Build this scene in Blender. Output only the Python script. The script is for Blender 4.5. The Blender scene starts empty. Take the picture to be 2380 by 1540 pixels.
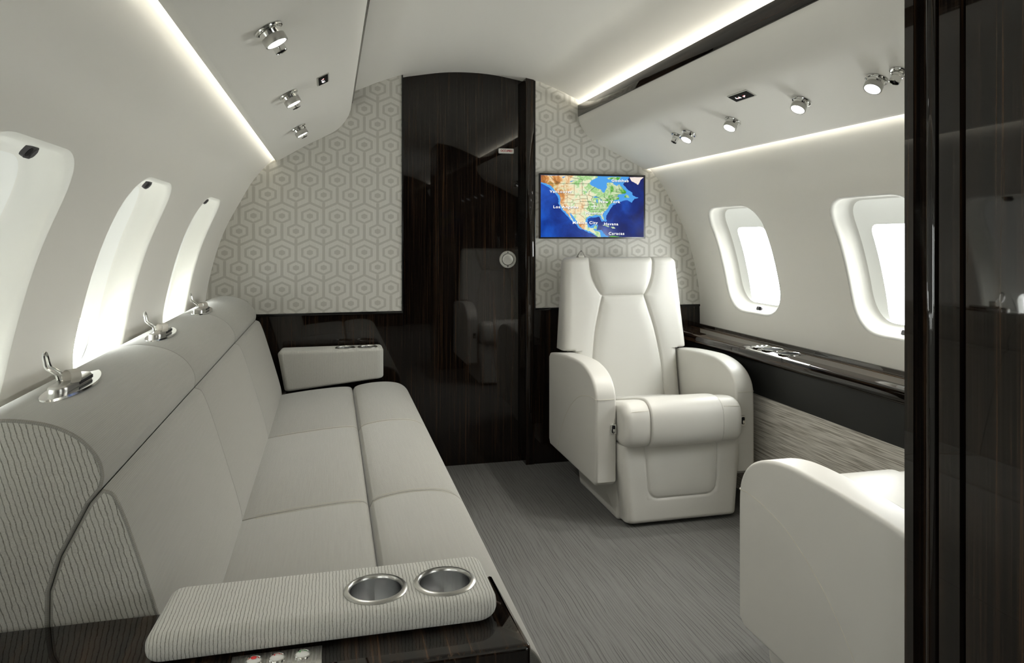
import bpy, bmesh, math, random
from mathutils import Vector, Matrix
random.seed(7)
R = math.radians
sc = bpy.context.scene
COL = sc.collection

# ------------------------------------------------------------------ camera
# cabin axes: X across (0 = centre line), Y along the cabin, Z up
cam = bpy.data.cameras.new('camera')
cam_o = bpy.data.objects.new('camera', cam); COL.objects.link(cam_o)
cam_o.location = (-0.632, 0.0, 1.07)
cam_o.rotation_euler = (R(90), 0, -math.atan(420/1700.0))
cam.sensor_width = 36.0; cam.lens = 36.0*1700/2380
cam.shift_y = -220/2380.0
cam.clip_start = 0.02
sc.camera = cam_o

# ------------------------------------------------------------------ world, exposure
sc.view_settings.view_transform = 'Standard'
sc.view_settings.look = 'None'
sc.view_settings.gamma = 1.0
sc.view_settings.use_curve_mapping = False
sc.view_settings.exposure = 1.18
sc.cycles.use_denoising = True
sc.cycles.sample_clamp_indirect = 8.0
sc.cycles.max_bounces = 10
sc.cycles.diffuse_bounces = 6
sc.cycles.glossy_bounces = 5
w = bpy.data.worlds.new('bright_overcast_sky'); sc.world = w
w.use_nodes = True
bg = w.node_tree.nodes['Background']
bg.inputs[0].default_value = (0.97, 1.0, 0.98, 1)
bg.inputs[1].default_value = 9.5

D = 3.317          # front face of the forward bulkhead
YB = -2.2          # aft end of the modelled cabin
LIN = 0.0

def area_light(name, loc, direction, sx, sy, power, color=(1, 1, 1), portal=False):
    l = bpy.data.lights.new(name, 'AREA'); l.shape = 'RECTANGLE'
    l.size = sx; l.size_y = sy; l.energy = power; l.color = color
    o = bpy.data.objects.new(name, l); COL.objects.link(o)
    o.location = loc
    d = Vector(direction).normalized()
    z = -d; x = Vector((0, 1, 0)); y = z.cross(x).normalized()
    o.rotation_euler = Matrix((x, y, z)).transposed().to_euler()
    if portal: l.cycles.is_portal = True
    return o

WARM = (1.0, 0.96, 0.84)
LEN = D - YB - 0.02; MID = (D + YB)/2
# concealed cove strips: wall wash under each overhead bin, ceiling wash above each bin
for s in (-1, 1):
    area_light('wall_wash_strip', (s*0.830, MID, 1.4335), (s*0.86, 0, -0.5), LEN, 0.012, 3.2 if s > 0 else 2.6, WARM)
    area_light('ceiling_wash_strip', (s*0.575, MID, 1.676), (-s*0.8, 0, 0.6), LEN, 0.02, 5.6, WARM)

# window stations (centre Y) and what they share
WIN_L = [2.69, 1.864, 1.14, 0.50, -0.30, -1.10]
WIN_R = [2.837, 1.998, 0.16, -0.62, -1.40]

# ------------------------------------------------------------------ helpers
BM = bmesh.new
WL = {}
def link(name, me, parent=None):
    o = bpy.data.objects.new(name, me); COL.objects.link(o)
    if parent is not None: o.parent = parent
    return o

def thing(name, label, cat, loc=(0, 0, 0), group=None):
    o = bpy.data.objects.new(name, None); COL.objects.link(o)
    o.empty_display_size = 0.05
    o.location = loc; WL[o] = Vector(loc)
    o['label'] = label; o['category'] = cat
    if group: o['group'] = group
    return o

def tag(o, label, cat, group=None):
    o['label'] = label; o['category'] = cat
    if group: o['group'] = group
    return o

def obj(name, bm, mat, parent=None, angle=38, origin=None, label=None):
    """link a bmesh (world coordinates) as one mesh object; children keep their parent's frame"""
    org = WL[parent] if parent is not None else (Vector(origin) if origin is not None else Vector((0, 0, 0)))
    bmesh.ops.recalc_face_normals(bm, faces=bm.faces)
    bmesh.ops.translate(bm, verts=bm.verts, vec=-org)
    me = bpy.data.meshes.new(name)
    for m in (mat if isinstance(mat, (list, tuple)) else [mat]): me.materials.append(m)
    bm.to_mesh(me); bm.free()
    for p in me.polygons: p.use_smooth = True
    me.set_sharp_from_angle(angle=R(angle))
    o = link(name, me, parent)
    if parent is None: o.location = org
    WL[o] = org
    if label: o['label'] = label
    return o

def multi(name, pairs, parent=None, angle=38, label=None):
    """one mesh object from several (bmesh, material) pairs"""
    out = BM(); mats = []
    for b, m in pairs:
        if m not in mats: mats.append(m)
        bmesh.ops.recalc_face_normals(b, faces=b.faces)
        for f in b.faces: f.material_index = mats.index(m)
        me = bpy.data.meshes.new('tmp'); b.to_mesh(me); b.free(); out.from_mesh(me); bpy.data.meshes.remove(me)
    return obj(name, out, mats, parent, angle, label=label)

def struct(name, bm, mat, angle=38):
    o = obj(name, bm, mat, None, angle); o['kind'] = 'structure'; return o

def uvl(bm): return bm.loops.layers.uv.verify()

def box(bm, x0, x1, y0, y1, z0, z1, bev=0.0, seg=2):
    vs = [bm.verts.new((x, y, z)) for x in (x0, x1) for y in (y0, y1) for z in (z0, z1)]
    fs = []
    for q in ((0,1,3,2), (4,6,7,5), (0,4,5,1), (2,3,7,6), (0,2,6,4), (1,5,7,3)):
        fs.append(bm.faces.new([vs[i] for i in q]))
    if bev > 0:
        es = list({e for f in fs for e in f.edges})
        bmesh.ops.bevel(bm, geom=es, offset=bev, segments=seg, profile=0.5, affect='EDGES')
    return vs

def round_poly(pts, rad, seg=5):
    """closed polygon with rounded corners; rad is one number or one per corner"""
    n = len(pts); out = []
    for i in range(n):
        p = Vector(pts[i]); a = Vector(pts[i-1]); b = Vector(pts[(i+1) % n])
        r = rad if isinstance(rad, (int, float)) else rad[i]
        if r <= 1e-6: out.append(tuple(p)); continue
        u = (a-p); v = (b-p); lu, lv = u.length, v.length
        u.normalize(); v.normalize()
        ang = u.angle(v)
        if ang > R(176): out.append(tuple(p)); continue
        t = min(r/math.tan(ang/2), lu*0.49, lv*0.49); rr = t*math.tan(ang/2)
        c = p + (u+v).normalized()*(rr/math.sin(ang/2))
        s = p+u*t-c; e = p+v*t-c
        a0 = math.atan2(s.y, s.x); a1 = math.atan2(e.y, e.x)
        da = (a1-a0+math.pi) % (2*math.pi)-math.pi
        for k in range(seg+1):
            q = a0+da*k/seg
            out.append((c.x+rr*math.cos(q), c.y+rr*math.sin(q)))
    return out

def spline(pts, n=6, closed=False):
    """Catmull-Rom through points (tuples of any dimension)"""
    P = [Vector(p) for p in pts]; out = []; m = len(P)
    rng = m if closed else m-1
    for i in range(rng):
        p1 = P[i]; p2 = P[(i+1) % m]
        p0 = P[i-1] if (i > 0 or closed) else p1+(p1-p2)
        p3 = P[(i+2) % m] if (i+2 < m or closed) else p2+(p2-p1)
        for k in range(n):
            t = k/n
            out.append(tuple(0.5*((2*p1)+(-p0+p2)*t+(2*p0-5*p1+4*p2-p3)*t*t+(-p0+3*p1-3*p2+p3)*t**3)))
    if not closed: out.append(tuple(P[-1]))
    return out

def offs(poly, d):
    """inset of a closed polygon by d (positive = inward)"""
    n = len(poly); A = sum(poly[i][0]*poly[(i+1) % n][1]-poly[(i+1) % n][0]*poly[i][1] for i in range(n))
    sg = 1 if A > 0 else -1; out = []
    for i in range(n):
        a = Vector(poly[i-1]); p = Vector(poly[i]); b = Vector(poly[(i+1) % n])
        e1 = (p-a); e2 = (b-p)
        if e1.length < 1e-9: e1 = e2
        if e2.length < 1e-9: e2 = e1
        n1 = Vector((-e1.y, e1.x)).normalized()*sg; n2 = Vector((-e2.y, e2.x)).normalized()*sg
        m = (n1+n2)
        if m.length < 1e-6: m = n1
        m.normalize(); c = max(0.5, m.dot(n1))
        q = p+m*(d/c); out.append((q.x, q.y))
    return out

MAP = {'Y': lambda p, t: (p[0], t, p[1]), 'X': lambda p, t: (t, p[0], p[1]), 'Z': lambda p, t: (p[0], p[1], t)}
def prism(bm, poly, axis, a, b, r0=0.0, r1=None, seg=4, caps=True, steps=1, holes0=None, holes1=None, uvs=1.0, endplanar=False):
    """closed polygon extruded along an axis with rounded ends, UVs in metres"""
    if r1 is None: r1 = r0
    f = MAP[axis]; uv = uvl(bm); n = len(poly)
    cum = [0.0]
    for i in range(n): cum.append(cum[-1]+(Vector(poly[(i+1) % n])-Vector(poly[i])).length)
    rings = []
    if r0 > 0:
        for k in range(seg+1):
            th = k/seg*math.pi/2
            rings.append((a+r0*(1-math.sin(th)), r0*(1-math.cos(th))))
        rings.reverse()
        rings = [(a+r0*(1-math.cos(k/seg*math.pi/2)), r0*(1-math.sin(k/seg*math.pi/2))) for k in range(seg+1)]
    else: rings = [(a, 0.0)]
    for k in range(1, steps): rings.append((a+r0+(b-r1-a-r0)*k/steps, 0.0))
    if r1 > 0: rings += [(b-r1*(1-math.sin(k/seg*math.pi/2)), r1*(1-math.cos(k/seg*math.pi/2))) for k in range(seg+1)]
    else: rings.append((b, 0.0))
    VR = []
    for t, d in rings:
        q = offs(poly, d) if d > 1e-7 else poly
        VR.append(([bm.verts.new(f(p, t)) for p in q], q, t))
    for k in range(len(VR)-1):
        A, B = VR[k], VR[k+1]
        for i in range(n):
            j = (i+1) % n
            try: fc = bm.faces.new((A[0][i], A[0][j], B[0][j], B[0][i]))
            except ValueError: continue
            for lp, (c, t) in zip(fc.loops, ((cum[i], A[2]), (cum[i+1], A[2]), (cum[i+1], B[2]), (cum[i], B[2]))):
                lp[uv].uv = (c*uvs, t*uvs)
            if endplanar: fc.material_index = 1
    if caps:
        for ring, hs in ((VR[0], holes0), (VR[-1], holes1)):
            if hs:
                loops = [ring[0]]
                for (cx, cy, rr) in hs:
                    loops.append([bm.verts.new(f((cx+rr*math.cos(q*2*math.pi/40), cy+rr*math.sin(q*2*math.pi/40)), ring[2])) for q in range(40)])
                es = []
                for L in loops:
                    for i in range(len(L)):
                        e = bm.edges.get((L[i], L[(i+1) % len(L)])) or bm.edges.new((L[i], L[(i+1) % len(L)]))
                        es.append(e)
                g = bmesh.ops.triangle_fill(bm, use_beauty=True, use_dissolve=False, edges=es)
                fs = [x for x in g['geom'] if isinstance(x, bmesh.types.BMFace)]
            else:
                fs = [bm.faces.new(ring[0])]
            for fc in fs:
                for lp in fc.loops:
                    c = lp.vert.co
                    p = {'Y': (c.x+0.28*c.z, c.z), 'X': (c.y, c.z), 'Z': (c.x, c.y)}[axis]
                    sc2 = 0.66 if endplanar else uvs
                    lp[uv].uv = (p[0]*sc2, p[1]*sc2)
    return VR

def frame_for(d):
    d = Vector(d).normalized()
    x = d.orthogonal().normalized(); y = d.cross(x)
    return x, y, d

def lathe(bm, prof, c, axis, n=32, close=False):
    """profile [(radius, height along axis)] revolved about axis through c"""
    x, y, d = frame_for(axis); c = Vector(c); rings = []
    for r, h in prof:
        if r < 1e-6: rings.append([bm.verts.new(c+d*h)])
        else: rings.append([bm.verts.new(c+d*h+(x*math.cos(2*math.pi*i/n)+y*math.sin(2*math.pi*i/n))*r) for i in range(n)])
    pairs = list(zip(rings, rings[1:]))
    if close: pairs.append((rings[-1], rings[0]))
    for A, B in pairs:
        if len(A) == 1 and len(B) == 1: continue
        for i in range(n):
            j = (i+1) % n
            if len(A) == 1: bm.faces.new((A[0], B[j], B[i]))
            elif len(B) == 1: bm.faces.new((A[i], A[j], B[0]))
            else: bm.faces.new((A[i], A[j], B[j], B[i]))

def tube(bm, pts, r, n=8, closed=False, flat=1.0, up=None):
    P = [Vector(p) for p in pts]; m = len(P); rings = []
    prev = None
    for i in range(m):
        if closed: t = P[(i+1) % m]-P[i-1]
        else: t = P[min(i+1, m-1)]-P[max(i-1, 0)]
        t.normalize()
        if prev is None:
            x = (Vector(up)-t*Vector(up).dot(t)).normalized() if up is not None else t.orthogonal().normalized()
        else: x = (prev-t*prev.dot(t)).normalized()
        prev = x; y = t.cross(x)
        rings.append([bm.verts.new(P[i]+x*r*math.cos(2*math.pi*k/n)+y*r*flat*math.sin(2*math.pi*k/n)) for k in range(n)])
    for i in range(m if closed else m-1):
        A, B = rings[i], rings[(i+1) % m]
        for k in range(n):
            bm.faces.new((A[k], A[(k+1) % n], B[(k+1) % n], B[k]))
    if not closed:
        bm.faces.new(rings[0]); bm.faces.new(rings[-1])

def text_mesh(bm, body, size, M, bold=0.0, depth=0.0, spacing=1.0, align='CENTER'):
    cu = bpy.data.curves.new('t', 'FONT'); cu.body = body; cu.size = size; cu.offset = bold; cu.extrude = depth
    cu.space_character = spacing; cu.align_x = align; cu.align_y = 'CENTER'; cu.resolution_u = 3
    o = bpy.data.objects.new('t', cu); COL.objects.link(o)
    dg = bpy.context.evaluated_depsgraph_get(); dg.update()
    me = bpy.data.meshes.new_from_object(o.evaluated_get(dg))
    me.transform(M); bm.from_mesh(me)
    bpy.data.objects.remove(o); bpy.data.curves.remove(cu); bpy.data.meshes.remove(me)


# ------------------------------------------------------------------ materials
class NT:
    def __init__(s, name):
        s.m = bpy.data.materials.new(name); s.m.use_nodes = True
        s.t = s.m.node_tree; s.b = s.t.nodes['Principled BSDF']
    def node(s, typ, **kw):
        n = s.t.nodes.new(typ)
        for k, v in kw.items(): setattr(n, k, v)
        return n
    def put(s, inp, v):
        if isinstance(v, bpy.types.NodeSocket): s.t.links.new(v, inp)
        else: inp.default_value = v
    def math(s, op, a, b=None, c=None):
        n = s.node('ShaderNodeMath', operation=op)
        for i, v in enumerate((a, b, c)):
            if v is not None: s.put(n.inputs[i], v)
        return n.outputs[0]
    def coord(s, kind='Object'): return s.node('ShaderNodeTexCoord').outputs[kind]
    def mapping(s, v, scale=(1, 1, 1), loc=(0, 0, 0), rot=(0, 0, 0)):
        n = s.node('ShaderNodeMapping'); s.put(n.inputs[0], v)
        n.inputs['Scale'].default_value = scale; n.inputs['Location'].default_value = loc; n.inputs['Rotation'].default_value = rot
        return n.outputs[0]
    def noise(s, v, scale, detail=3.0, rough=0.5, dist=0.0):
        n = s.node('ShaderNodeTexNoise'); s.put(n.inputs['Vector'], v)
        n.inputs['Scale'].default_value = scale; n.inputs['Detail'].default_value = detail
        n.inputs['Roughness'].default_value = rough; n.inputs['Distortion'].default_value = dist
        return n.outputs['Fac']
    def ramp(s, f, stops, interp='LINEAR'):
        n = s.node('ShaderNodeValToRGB'); s.put(n.inputs[0], f); cr = n.color_ramp; cr.interpolation = interp
        while len(cr.elements) < len(stops): cr.elements.new(0.5)
        for e, (p, c) in zip(cr.elements, stops):
            e.position = p; e.color = (c[0], c[1], c[2], 1) if not isinstance(c, (int, float)) else (c, c, c, 1)
        return n.outputs[0]
    def mix(s, f, a, b):
        n = s.node('ShaderNodeMix', data_type='RGBA'); s.put(n.inputs[0], f)
        for i, v in ((6, a), (7, b)):
            s.put(n.inputs[i], v if isinstance(v, bpy.types.NodeSocket) else (v[0], v[1], v[2], 1))
        return n.outputs[2]
    def sep(s, v):
        n = s.node('ShaderNodeSeparateXYZ'); s.put(n.inputs[0], v); return n.outputs
    def bump(s, h, strength=0.3, dist=0.002):
        n = s.node('ShaderNodeBump'); n.inputs['Strength'].default_value = strength; n.inputs['Distance'].default_value = dist
        s.put(n.inputs['Height'], h); s.t.links.new(n.outputs[0], s.b.inputs['Normal'])
    def base(s, c): s.put(s.b.inputs['Base Color'], c if isinstance(c, bpy.types.NodeSocket) else (c[0], c[1], c[2], 1))
    def set(s, **kw):
        for k, v in kw.items(): s.put(s.b.inputs[k.replace('_', ' ')], v)
        return s

def m_plain(name, c, rough=0.5, metal=0.0, spec=0.5, noise=0.0):
    n = NT(name)
    if noise > 0:
        f = n.noise(n.coord(), 35.0, 4)
        n.base(n.mix(f, [x*(1-noise) for x in c], [min(1, x*(1+noise)) for x in c]))
    else: n.base(c)
    n.set(Roughness=rough, Metallic=metal); n.b.inputs['Specular IOR Level'].default_value = spec
    return n.m

def m_emit(name, c, strength):
    n = NT(name); n.base((0, 0, 0)); n.b.inputs['Emission Color'].default_value = (*c, 1)
    n.b.inputs['Emission Strength'].default_value = strength
    return n.m

def m_wood(name, axis, k=1.0):
    n = NT(name); co = n.coord()
    sc_ = {'Z': (1, 1, 0.012), 'Y': (1, 0.012, 1), 'X': (0.012, 1, 1)}[axis]
    v = n.mapping(co, sc_)
    f1 = n.noise(v, 190.0, 3, 0.62, 0.1)
    f2 = n.noise(v, 60.0, 2, 0.5, 0.1)
    f = n.math('ADD', n.math('MULTIPLY', f1, 0.72), n.math('MULTIPLY', f2, 0.28))
    c = n.ramp(f, [(0.40, (0.0035, 0.0025, 0.002)), (0.50, (0.008, 0.0055, 0.004)), (0.60, (0.024*k, 0.0135*k, 0.0075*k)), (0.70, (0.055*k, 0.028*k, 0.013*k))])
    n.base(c); n.set(Roughness=0.025)
    n.b.inputs['IOR'].default_value = 1.5
    return n.m

def m_leather(name='ivory_leather'):
    n = NT(name); co = n.coord()
    f = n.noise(co, 6.0, 3)
    n.base(n.mix(f, (0.585, 0.575, 0.537), (0.615, 0.604, 0.565)))
    n.set(Roughness=0.42); n.b.inputs['Specular IOR Level'].default_value = 0.4
    n.bump(n.noise(co, 420.0, 4, 0.6), 0.12, 0.0008)
    return n.m

def m_liner():
    n = NT('warm_white_liner'); co = n.coord()
    n.base((0.88, 0.865, 0.815)); n.set(Roughness=0.5); n.b.inputs['Specular IOR Level'].default_value = 0.3
    n.bump(n.noise(co, 700.0, 3), 0.05, 0.0005)
    return n.m

def m_rib(name, pitch=0.0056, fine=False):
    """ribbed upholstery: UV u runs across the ribs, in metres"""
    n = NT(name); uv = n.coord('UV'); s = n.sep(uv)
    wob = n.math('MULTIPLY', n.math('SUBTRACT', n.noise(uv, 95.0, 3, 0.6), 0.5), pitch*(0.4 if fine else 0.75))
    u = n.math('DIVIDE', n.math('ADD', s[0], wob), pitch)
    fr = n.math('FRACT', u)
    tri = n.math('ABSOLUTE', n.math('SUBTRACT', fr, 0.5))           # 0 mid-rib .. 0.5 in the gap
    nub = n.noise(n.mapping(uv, (1.0, 1.3, 1.0)), 950.0 if not fine else 1500.0, 2, 0.6)
    gap = n.ramp(n.math('ADD', tri, n.math('MULTIPLY', n.math('SUBTRACT', nub, 0.5), 0.22)), [(0.37, 0.0), (0.50, 1.0)])
    if not fine:
        dash = n.ramp(n.noise(n.mapping(uv, (1.0, 1.6, 1.0)), 520.0, 2, 0.6), [(0.30, 0.35), (0.55, 1.0)])
        gap = n.math('MULTIPLY', gap, dash)
    light = n.mix(nub, (0.42, 0.414, 0.38), (0.68, 0.672, 0.632))
    if fine:
        cr = n.math('FRACT', n.math('DIVIDE', s[1], pitch*1.1))
        cr = n.ramp(n.math('ABSOLUTE', n.math('SUBTRACT', cr, 0.5)), [(0.32, 0.0), (0.5, 0.95)])
        gap = n.math('MULTIPLY', n.math('MAXIMUM', gap, cr), 0.85)
        thr = n.noise(n.mapping(uv, (300.0, 9.0, 1.0)), 1.0, 2)
        light = n.mix(thr, (0.27, 0.266, 0.245), (0.35, 0.345, 0.321))
    n.base(n.mix(gap, light, (0.20, 0.182, 0.14)))
    n.set(Roughness=0.85); n.b.inputs['Specular IOR Level'].default_value = 0.15
    n.b.inputs['Sheen Weight'].default_value = 0.5; n.b.inputs['Sheen Roughness'].default_value = 0.45; n.b.inputs['Sheen Tint'].default_value = (0.95, 0.97, 0.95, 1)
    h = n.math('ADD', n.math('MULTIPLY', n.math('SUBTRACT', 1.0, gap), 1.0), n.math('MULTIPLY', nub, 0.5))
    n.bump(h, 0.7 if not fine else 0.3, 0.0018 if not fine else 0.0007)
    return n.m

def m_carpet():
    """grey loop carpet with thin wandering darker lines along Y"""
    n = NT('grey_streaked_carpet'); co = n.coord(); s = n.sep(co)
    w1 = n.math('MULTIPLY', n.math('SUBTRACT', n.noise(n.mapping(co, (0.35, 1, 1)), 4.0, 4, 0.55), 0.5), 0.020)
    xw = n.math('ADD', s[0], w1)
    def lines(pitch, width, seed):
        q = n.math('ADD', n.math('DIVIDE', xw, pitch), seed)
        idx = n.math('FLOOR', q); fr = n.math('ABSOLUTE', n.math('SUBTRACT', n.math('FRACT', q), 0.5))
        cv = n.node('ShaderNodeCombineXYZ'); n.put(cv.inputs[0], idx); n.put(cv.inputs[1], n.math('MULTIPLY', s[1], 2.6)); n.put(cv.inputs[2], seed)
        on = n.ramp(n.noise(cv.outputs[0], 1.0, 3, 0.6), [(0.42, 0.0), (0.56, 1.0)])
        return n.math('MULTIPLY', n.ramp(fr, [(0.0, 1.0), (width/pitch, 0.75), (1.9*width/pitch, 0.0)]), on)
    dark = n.math('MAXIMUM', lines(0.0125, 0.0008, 0.0), n.math('MULTIPLY', lines(0.0078, 0.0007, 5.3), 0.55))
    cv2 = n.node('ShaderNodeCombineXYZ'); n.put(cv2.inputs[0], xw); n.put(cv2.inputs[1], n.math('MULTIPLY', s[1], 0.05))
    soft = n.noise(cv2.outputs[0], 140.0, 2, 0.5)
    fine = n.noise(co, 900.0, 2, 0.7)
    c = n.mix(soft, (0.140, 0.139, 0.132), (0.190, 0.189, 0.182))
    c = n.mix(n.math('MULTIPLY', fine, 0.35), c, (0.09, 0.089, 0.084))
    n.base(n.mix(n.math('MULTIPLY', dark, 0.7), c, (0.050, 0.049, 0.044))); n.set(Roughness=0.95); n.b.inputs['Specular IOR Level'].default_value = 0.05
    n.bump(n.math('SUBTRACT', fine, n.math('MULTIPLY', dark, 1.2)), 0.5, 0.002)
    return n.m

def m_hex():
    """hexagon damask wallpaper, pattern in the X Z plane"""
    n = NT('hexagon_wallpaper'); s = n.sep(n.coord()); P, V = 0.1168, 0.1595
    Z0 = 1.1605                                       # height of one upper hexagon row
    def wrap(a, per): return n.math('SUBTRACT', n.math('MODULO', n.math('ADD', n.math('ADD', a, per*0.5), per*40), per), per*0.5)
    # the two panels are cut separately, so their columns start at different places
    x = n.math('SUBTRACT', n.math('SUBTRACT', s[0], -0.4894), n.math('MULTIPLY', n.math('GREATER_THAN', s[0], 0.0), 0.8434)); z = n.math('SUBTRACT', s[2], Z0)
    def hexd(xo, zo):
        ax = n.math('ABSOLUTE', wrap(n.math('SUBTRACT', x, xo), P)); az = n.math('ABSOLUTE', wrap(n.math('SUBTRACT', z, zo), V))
        return n.math('MAXIMUM', n.math('DIVIDE', ax, 0.0375), n.math('DIVIDE', n.math('ADD', az, n.math('MULTIPLY', ax, 0.46)), 0.0352))
    d = n.math('MINIMUM', hexd(0, 0), hexd(P/2, -0.0665))
    ring = n.ramp(d, [(0.0, 1.0), (0.33, 1.0), (0.37, 0.0), (0.70, 0.0), (0.74, 1.0), (0.985, 1.0), (1.0, 0.0)])
    # d is clamped to 1 by the ramp; anything beyond is outside
    ax = n.math('ABSOLUTE', wrap(x, P))              # 0 at an upper hexagon column, P/2 at a lower one
    zz = n.math('SUBTRACT', n.math('MODULO', n.math('ADD', n.math('SUBTRACT', z, 0.0585), V*40), V), V)   # -V .. 0 below each zigzag crest
    zig = n.math('ABSOLUTE', n.math('ADD', zz, n.math('MULTIPLY', ax, 0.45)))
    zig2 = n.math('ABSOLUTE', n.math('ADD', n.math('ADD', zz, V), n.math('MULTIPLY', ax, 0.45)))
    zl = n.math('LESS_THAN', n.math('MINIMUM', zig, zig2), 0.0052)
    barB = n.math('MULTIPLY', n.math('GREATER_THAN', ax, P/2-0.0062), n.math('GREATER_THAN', zz, -0.10))
    barA = n.math('MULTIPLY', n.math('LESS_THAN', ax, 0.0062), n.math('LESS_THAN', zz, -0.093))
    inside = n.math('LESS_THAN', d, 1.0)
    lines = n.math('MULTIPLY', n.math('MAXIMUM', zl, n.math('MAXIMUM', barA, barB)), n.math('SUBTRACT', 1.0, inside))
    dark = n.math('MAXIMUM', n.math('MULTIPLY', ring, inside), lines)
    st = n.noise(n.mapping(n.coord(), (1, 1, 0.07)), 330.0, 2, 0.6)
    light = n.mix(st, (0.58, 0.57, 0.53), (0.70, 0.69, 0.645))
    drk = n.mix(n.noise(n.coord(), 900.0, 2), (0.475, 0.464, 0.425), (0.525, 0.514, 0.474))
    n.base(n.mix(dark, light, drk)); n.set(Roughness=0.6); n.b.inputs['Specular IOR Level'].default_value = 0.3
    n.bump(n.math('SUBTRACT', st, dark), 0.12, 0.0006)
    return n.m

def m_grasscloth():
    n = NT('striped_grasscloth'); co = n.coord()
    v = n.mapping(co, (1, 0.02, 1))
    f = n.noise(v, 260.0, 2, 0.6)
    br = n.noise(n.mapping(co, (1, 0.18, 1)), 60.0, 3)
    n.base(n.mix(n.math('MULTIPLY', n.ramp(f, [(0.42, 0.0), (0.6, 1.0)]), n.ramp(br, [(0.3, 0.5), (0.6, 1.0)])), (0.78, 0.75, 0.685), (0.36, 0.33, 0.28)))
    n.set(Roughness=0.9); n.b.inputs['Specular IOR Level'].default_value = 0.1
    n.bump(f, 0.3, 0.001)
    return n.m

def m_ocean():
    n = NT('map_ocean'); g = n.coord()
    f = n.noise(g, 9.0, 5, 0.6, 0.4)
    s = n.sep(g)
    c = n.ramp(n.math('ADD', n.math('MULTIPLY', f, 0.85), n.math('MULTIPLY', s[0], -0.45)), [(0.22, (0.0015, 0.006, 0.09)), (0.40, (0.003, 0.022, 0.20)), (0.58, (0.008, 0.07, 0.42)), (0.72, (0.012, 0.10, 0.50))])
    n.base((0, 0, 0)); n.put(n.b.inputs['Emission Color'], c); n.b.inputs['Emission Strength'].default_value = 0.50
    n.set(Roughness=0.15)
    return n.m

def m_land():
    n = NT('map_land'); g = n.coord(); s = n.sep(g)
    f = n.noise(g, 22.0, 5, 0.65, 0.6); f2 = n.noise(g, 11.0, 4, 0.6)
    # west is tan highland, the middle cream, the east and coasts green
    we = n.math('ADD', n.math('MULTIPLY', s[0], 2.4), n.math('MULTIPLY', n.math('SUBTRACT', f, 0.5), 1.5))
    c = n.ramp(n.math('ADD', we, 0.64), [(0.0, (0.36, 0.11, 0.02)), (0.20, (0.75, 0.33, 0.09)), (0.36, (0.98, 0.80, 0.50)), (0.52, (0.88, 0.93, 0.66)), (0.64, (0.30, 0.66, 0.20)), (0.78, (0.76, 0.84, 0.56)), (1.0, (0.08, 0.42, 0.03))])
    n.base((0, 0, 0)); n.put(n.b.inputs['Emission Color'], n.mix(n.ramp(f2, [(0.55, 0.0), (0.75, 0.6)]), c, (0.20, 0.55, 0.12)))
    n.b.inputs['Emission Strength'].default_value = 0.40
    return n.m

def m_brushed(name, c, rough, axis='Y'):
    n = NT(name); co = n.coord()
    f = n.noise(n.mapping(co, {'Y': (1, 0.03, 1), 'Z': (1, 1, 0.03)}[axis]), 500.0, 2)
    n.base(c); n.set(Metallic=1.0, Roughness=n.math('ADD', rough, n.math('MULTIPLY', f, 0.1)))
    return n.m

def m_glass():
    n = NT('window_glass'); t = n.t
    tr = n.node('ShaderNodeBsdfTransparent'); gl = n.node('ShaderNodeBsdfGlossy'); gl.inputs['Roughness'].default_value = 0.02
    mx = n.node('ShaderNodeMixShader'); mx.inputs[0].default_value = 0.05
    t.links.new(tr.outputs[0], mx.inputs[1]); t.links.new(gl.outputs[0], mx.inputs[2])
    t.links.new(mx.outputs[0], t.nodes['Material Output'].inputs[0])
    return n.m

LINER = m_liner()
WOODZ = m_wood('ebony_veneer_upright', 'Z'); WOODY = m_wood('ebony_veneer_lengthwise', 'Y', 1.5)
LEATHER = m_leather()
SEAM = m_plain('leather_seam', (0.60, 0.575, 0.50), 0.5)
RIB = m_rib('ribbed_upholstery', 0.0045); WEAVE = m_rib('woven_upholstery', 0.0026, True)
CARPET = m_carpet(); HEX = m_hex(); GRASS = m_grasscloth()
CHROME = m_plain('chrome', (0.72, 0.72, 0.70), 0.12, 1.0)
LAMPM = m_plain('lamp_metal', (0.50, 0.495, 0.47), 0.28, 1.0)
STEEL = m_brushed('satin_steel', (0.62, 0.61, 0.58), 0.22)
def m_cup():
    n = NT('brushed_cup'); co = n.coord(); n.base((0.66, 0.665, 0.67)); n.set(Metallic=1.0, Roughness=0.2)
    n.bump(n.noise(n.mapping(co, (1, 1, 0.02)), 130.0, 3, 0.6), 0.35, 0.002)
    return n.m
CUPM = m_cup()
BLACK = m_plain('matt_black', (0.012, 0.012, 0.011), 0.45)
SIGNBLK = m_plain('sign_black', (0.004, 0.004, 0.004), 0.5, 0, 0.05)
BLACKGL = m_plain('gloss_black', (0.006, 0.006, 0.006), 0.08)
CHAR = m_plain('charcoal_panel', (0.016, 0.0165, 0.015), 0.55)
SILVER = m_plain('satin_silver', (0.60, 0.595, 0.56), 0.35, 0.6)
LATCHG = m_plain('latch_grey', (0.10, 0.096, 0.102), 0.45, 0, 0.2)
LATCHD = m_plain('latch_dark', (0.010, 0.010, 0.012), 0.45, 0, 0.2)
LATCHL = m_plain('latch_light', (0.11, 0.11, 0.115), 0.4, 0, 0.2)
LENS = m_emit('lamp_lens', (1.0, 0.99, 0.95), 9.0)
STRAP = m_plain('belt_webbing', (0.62, 0.60, 0.55), 0.8)
WHITEPL = m_plain('white_plastic', (0.80, 0.79, 0.76), 0.4)
REDL = m_plain('red_lettering', (0.45, 0.02, 0.02), 0.5)
GLYW = m_emit('sign_white', (1, 1, 1), 1.0); GLYR = m_emit('sign_red', (0.8, 0.02, 0.02), 1.0)
GLASS = m_glass()
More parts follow.
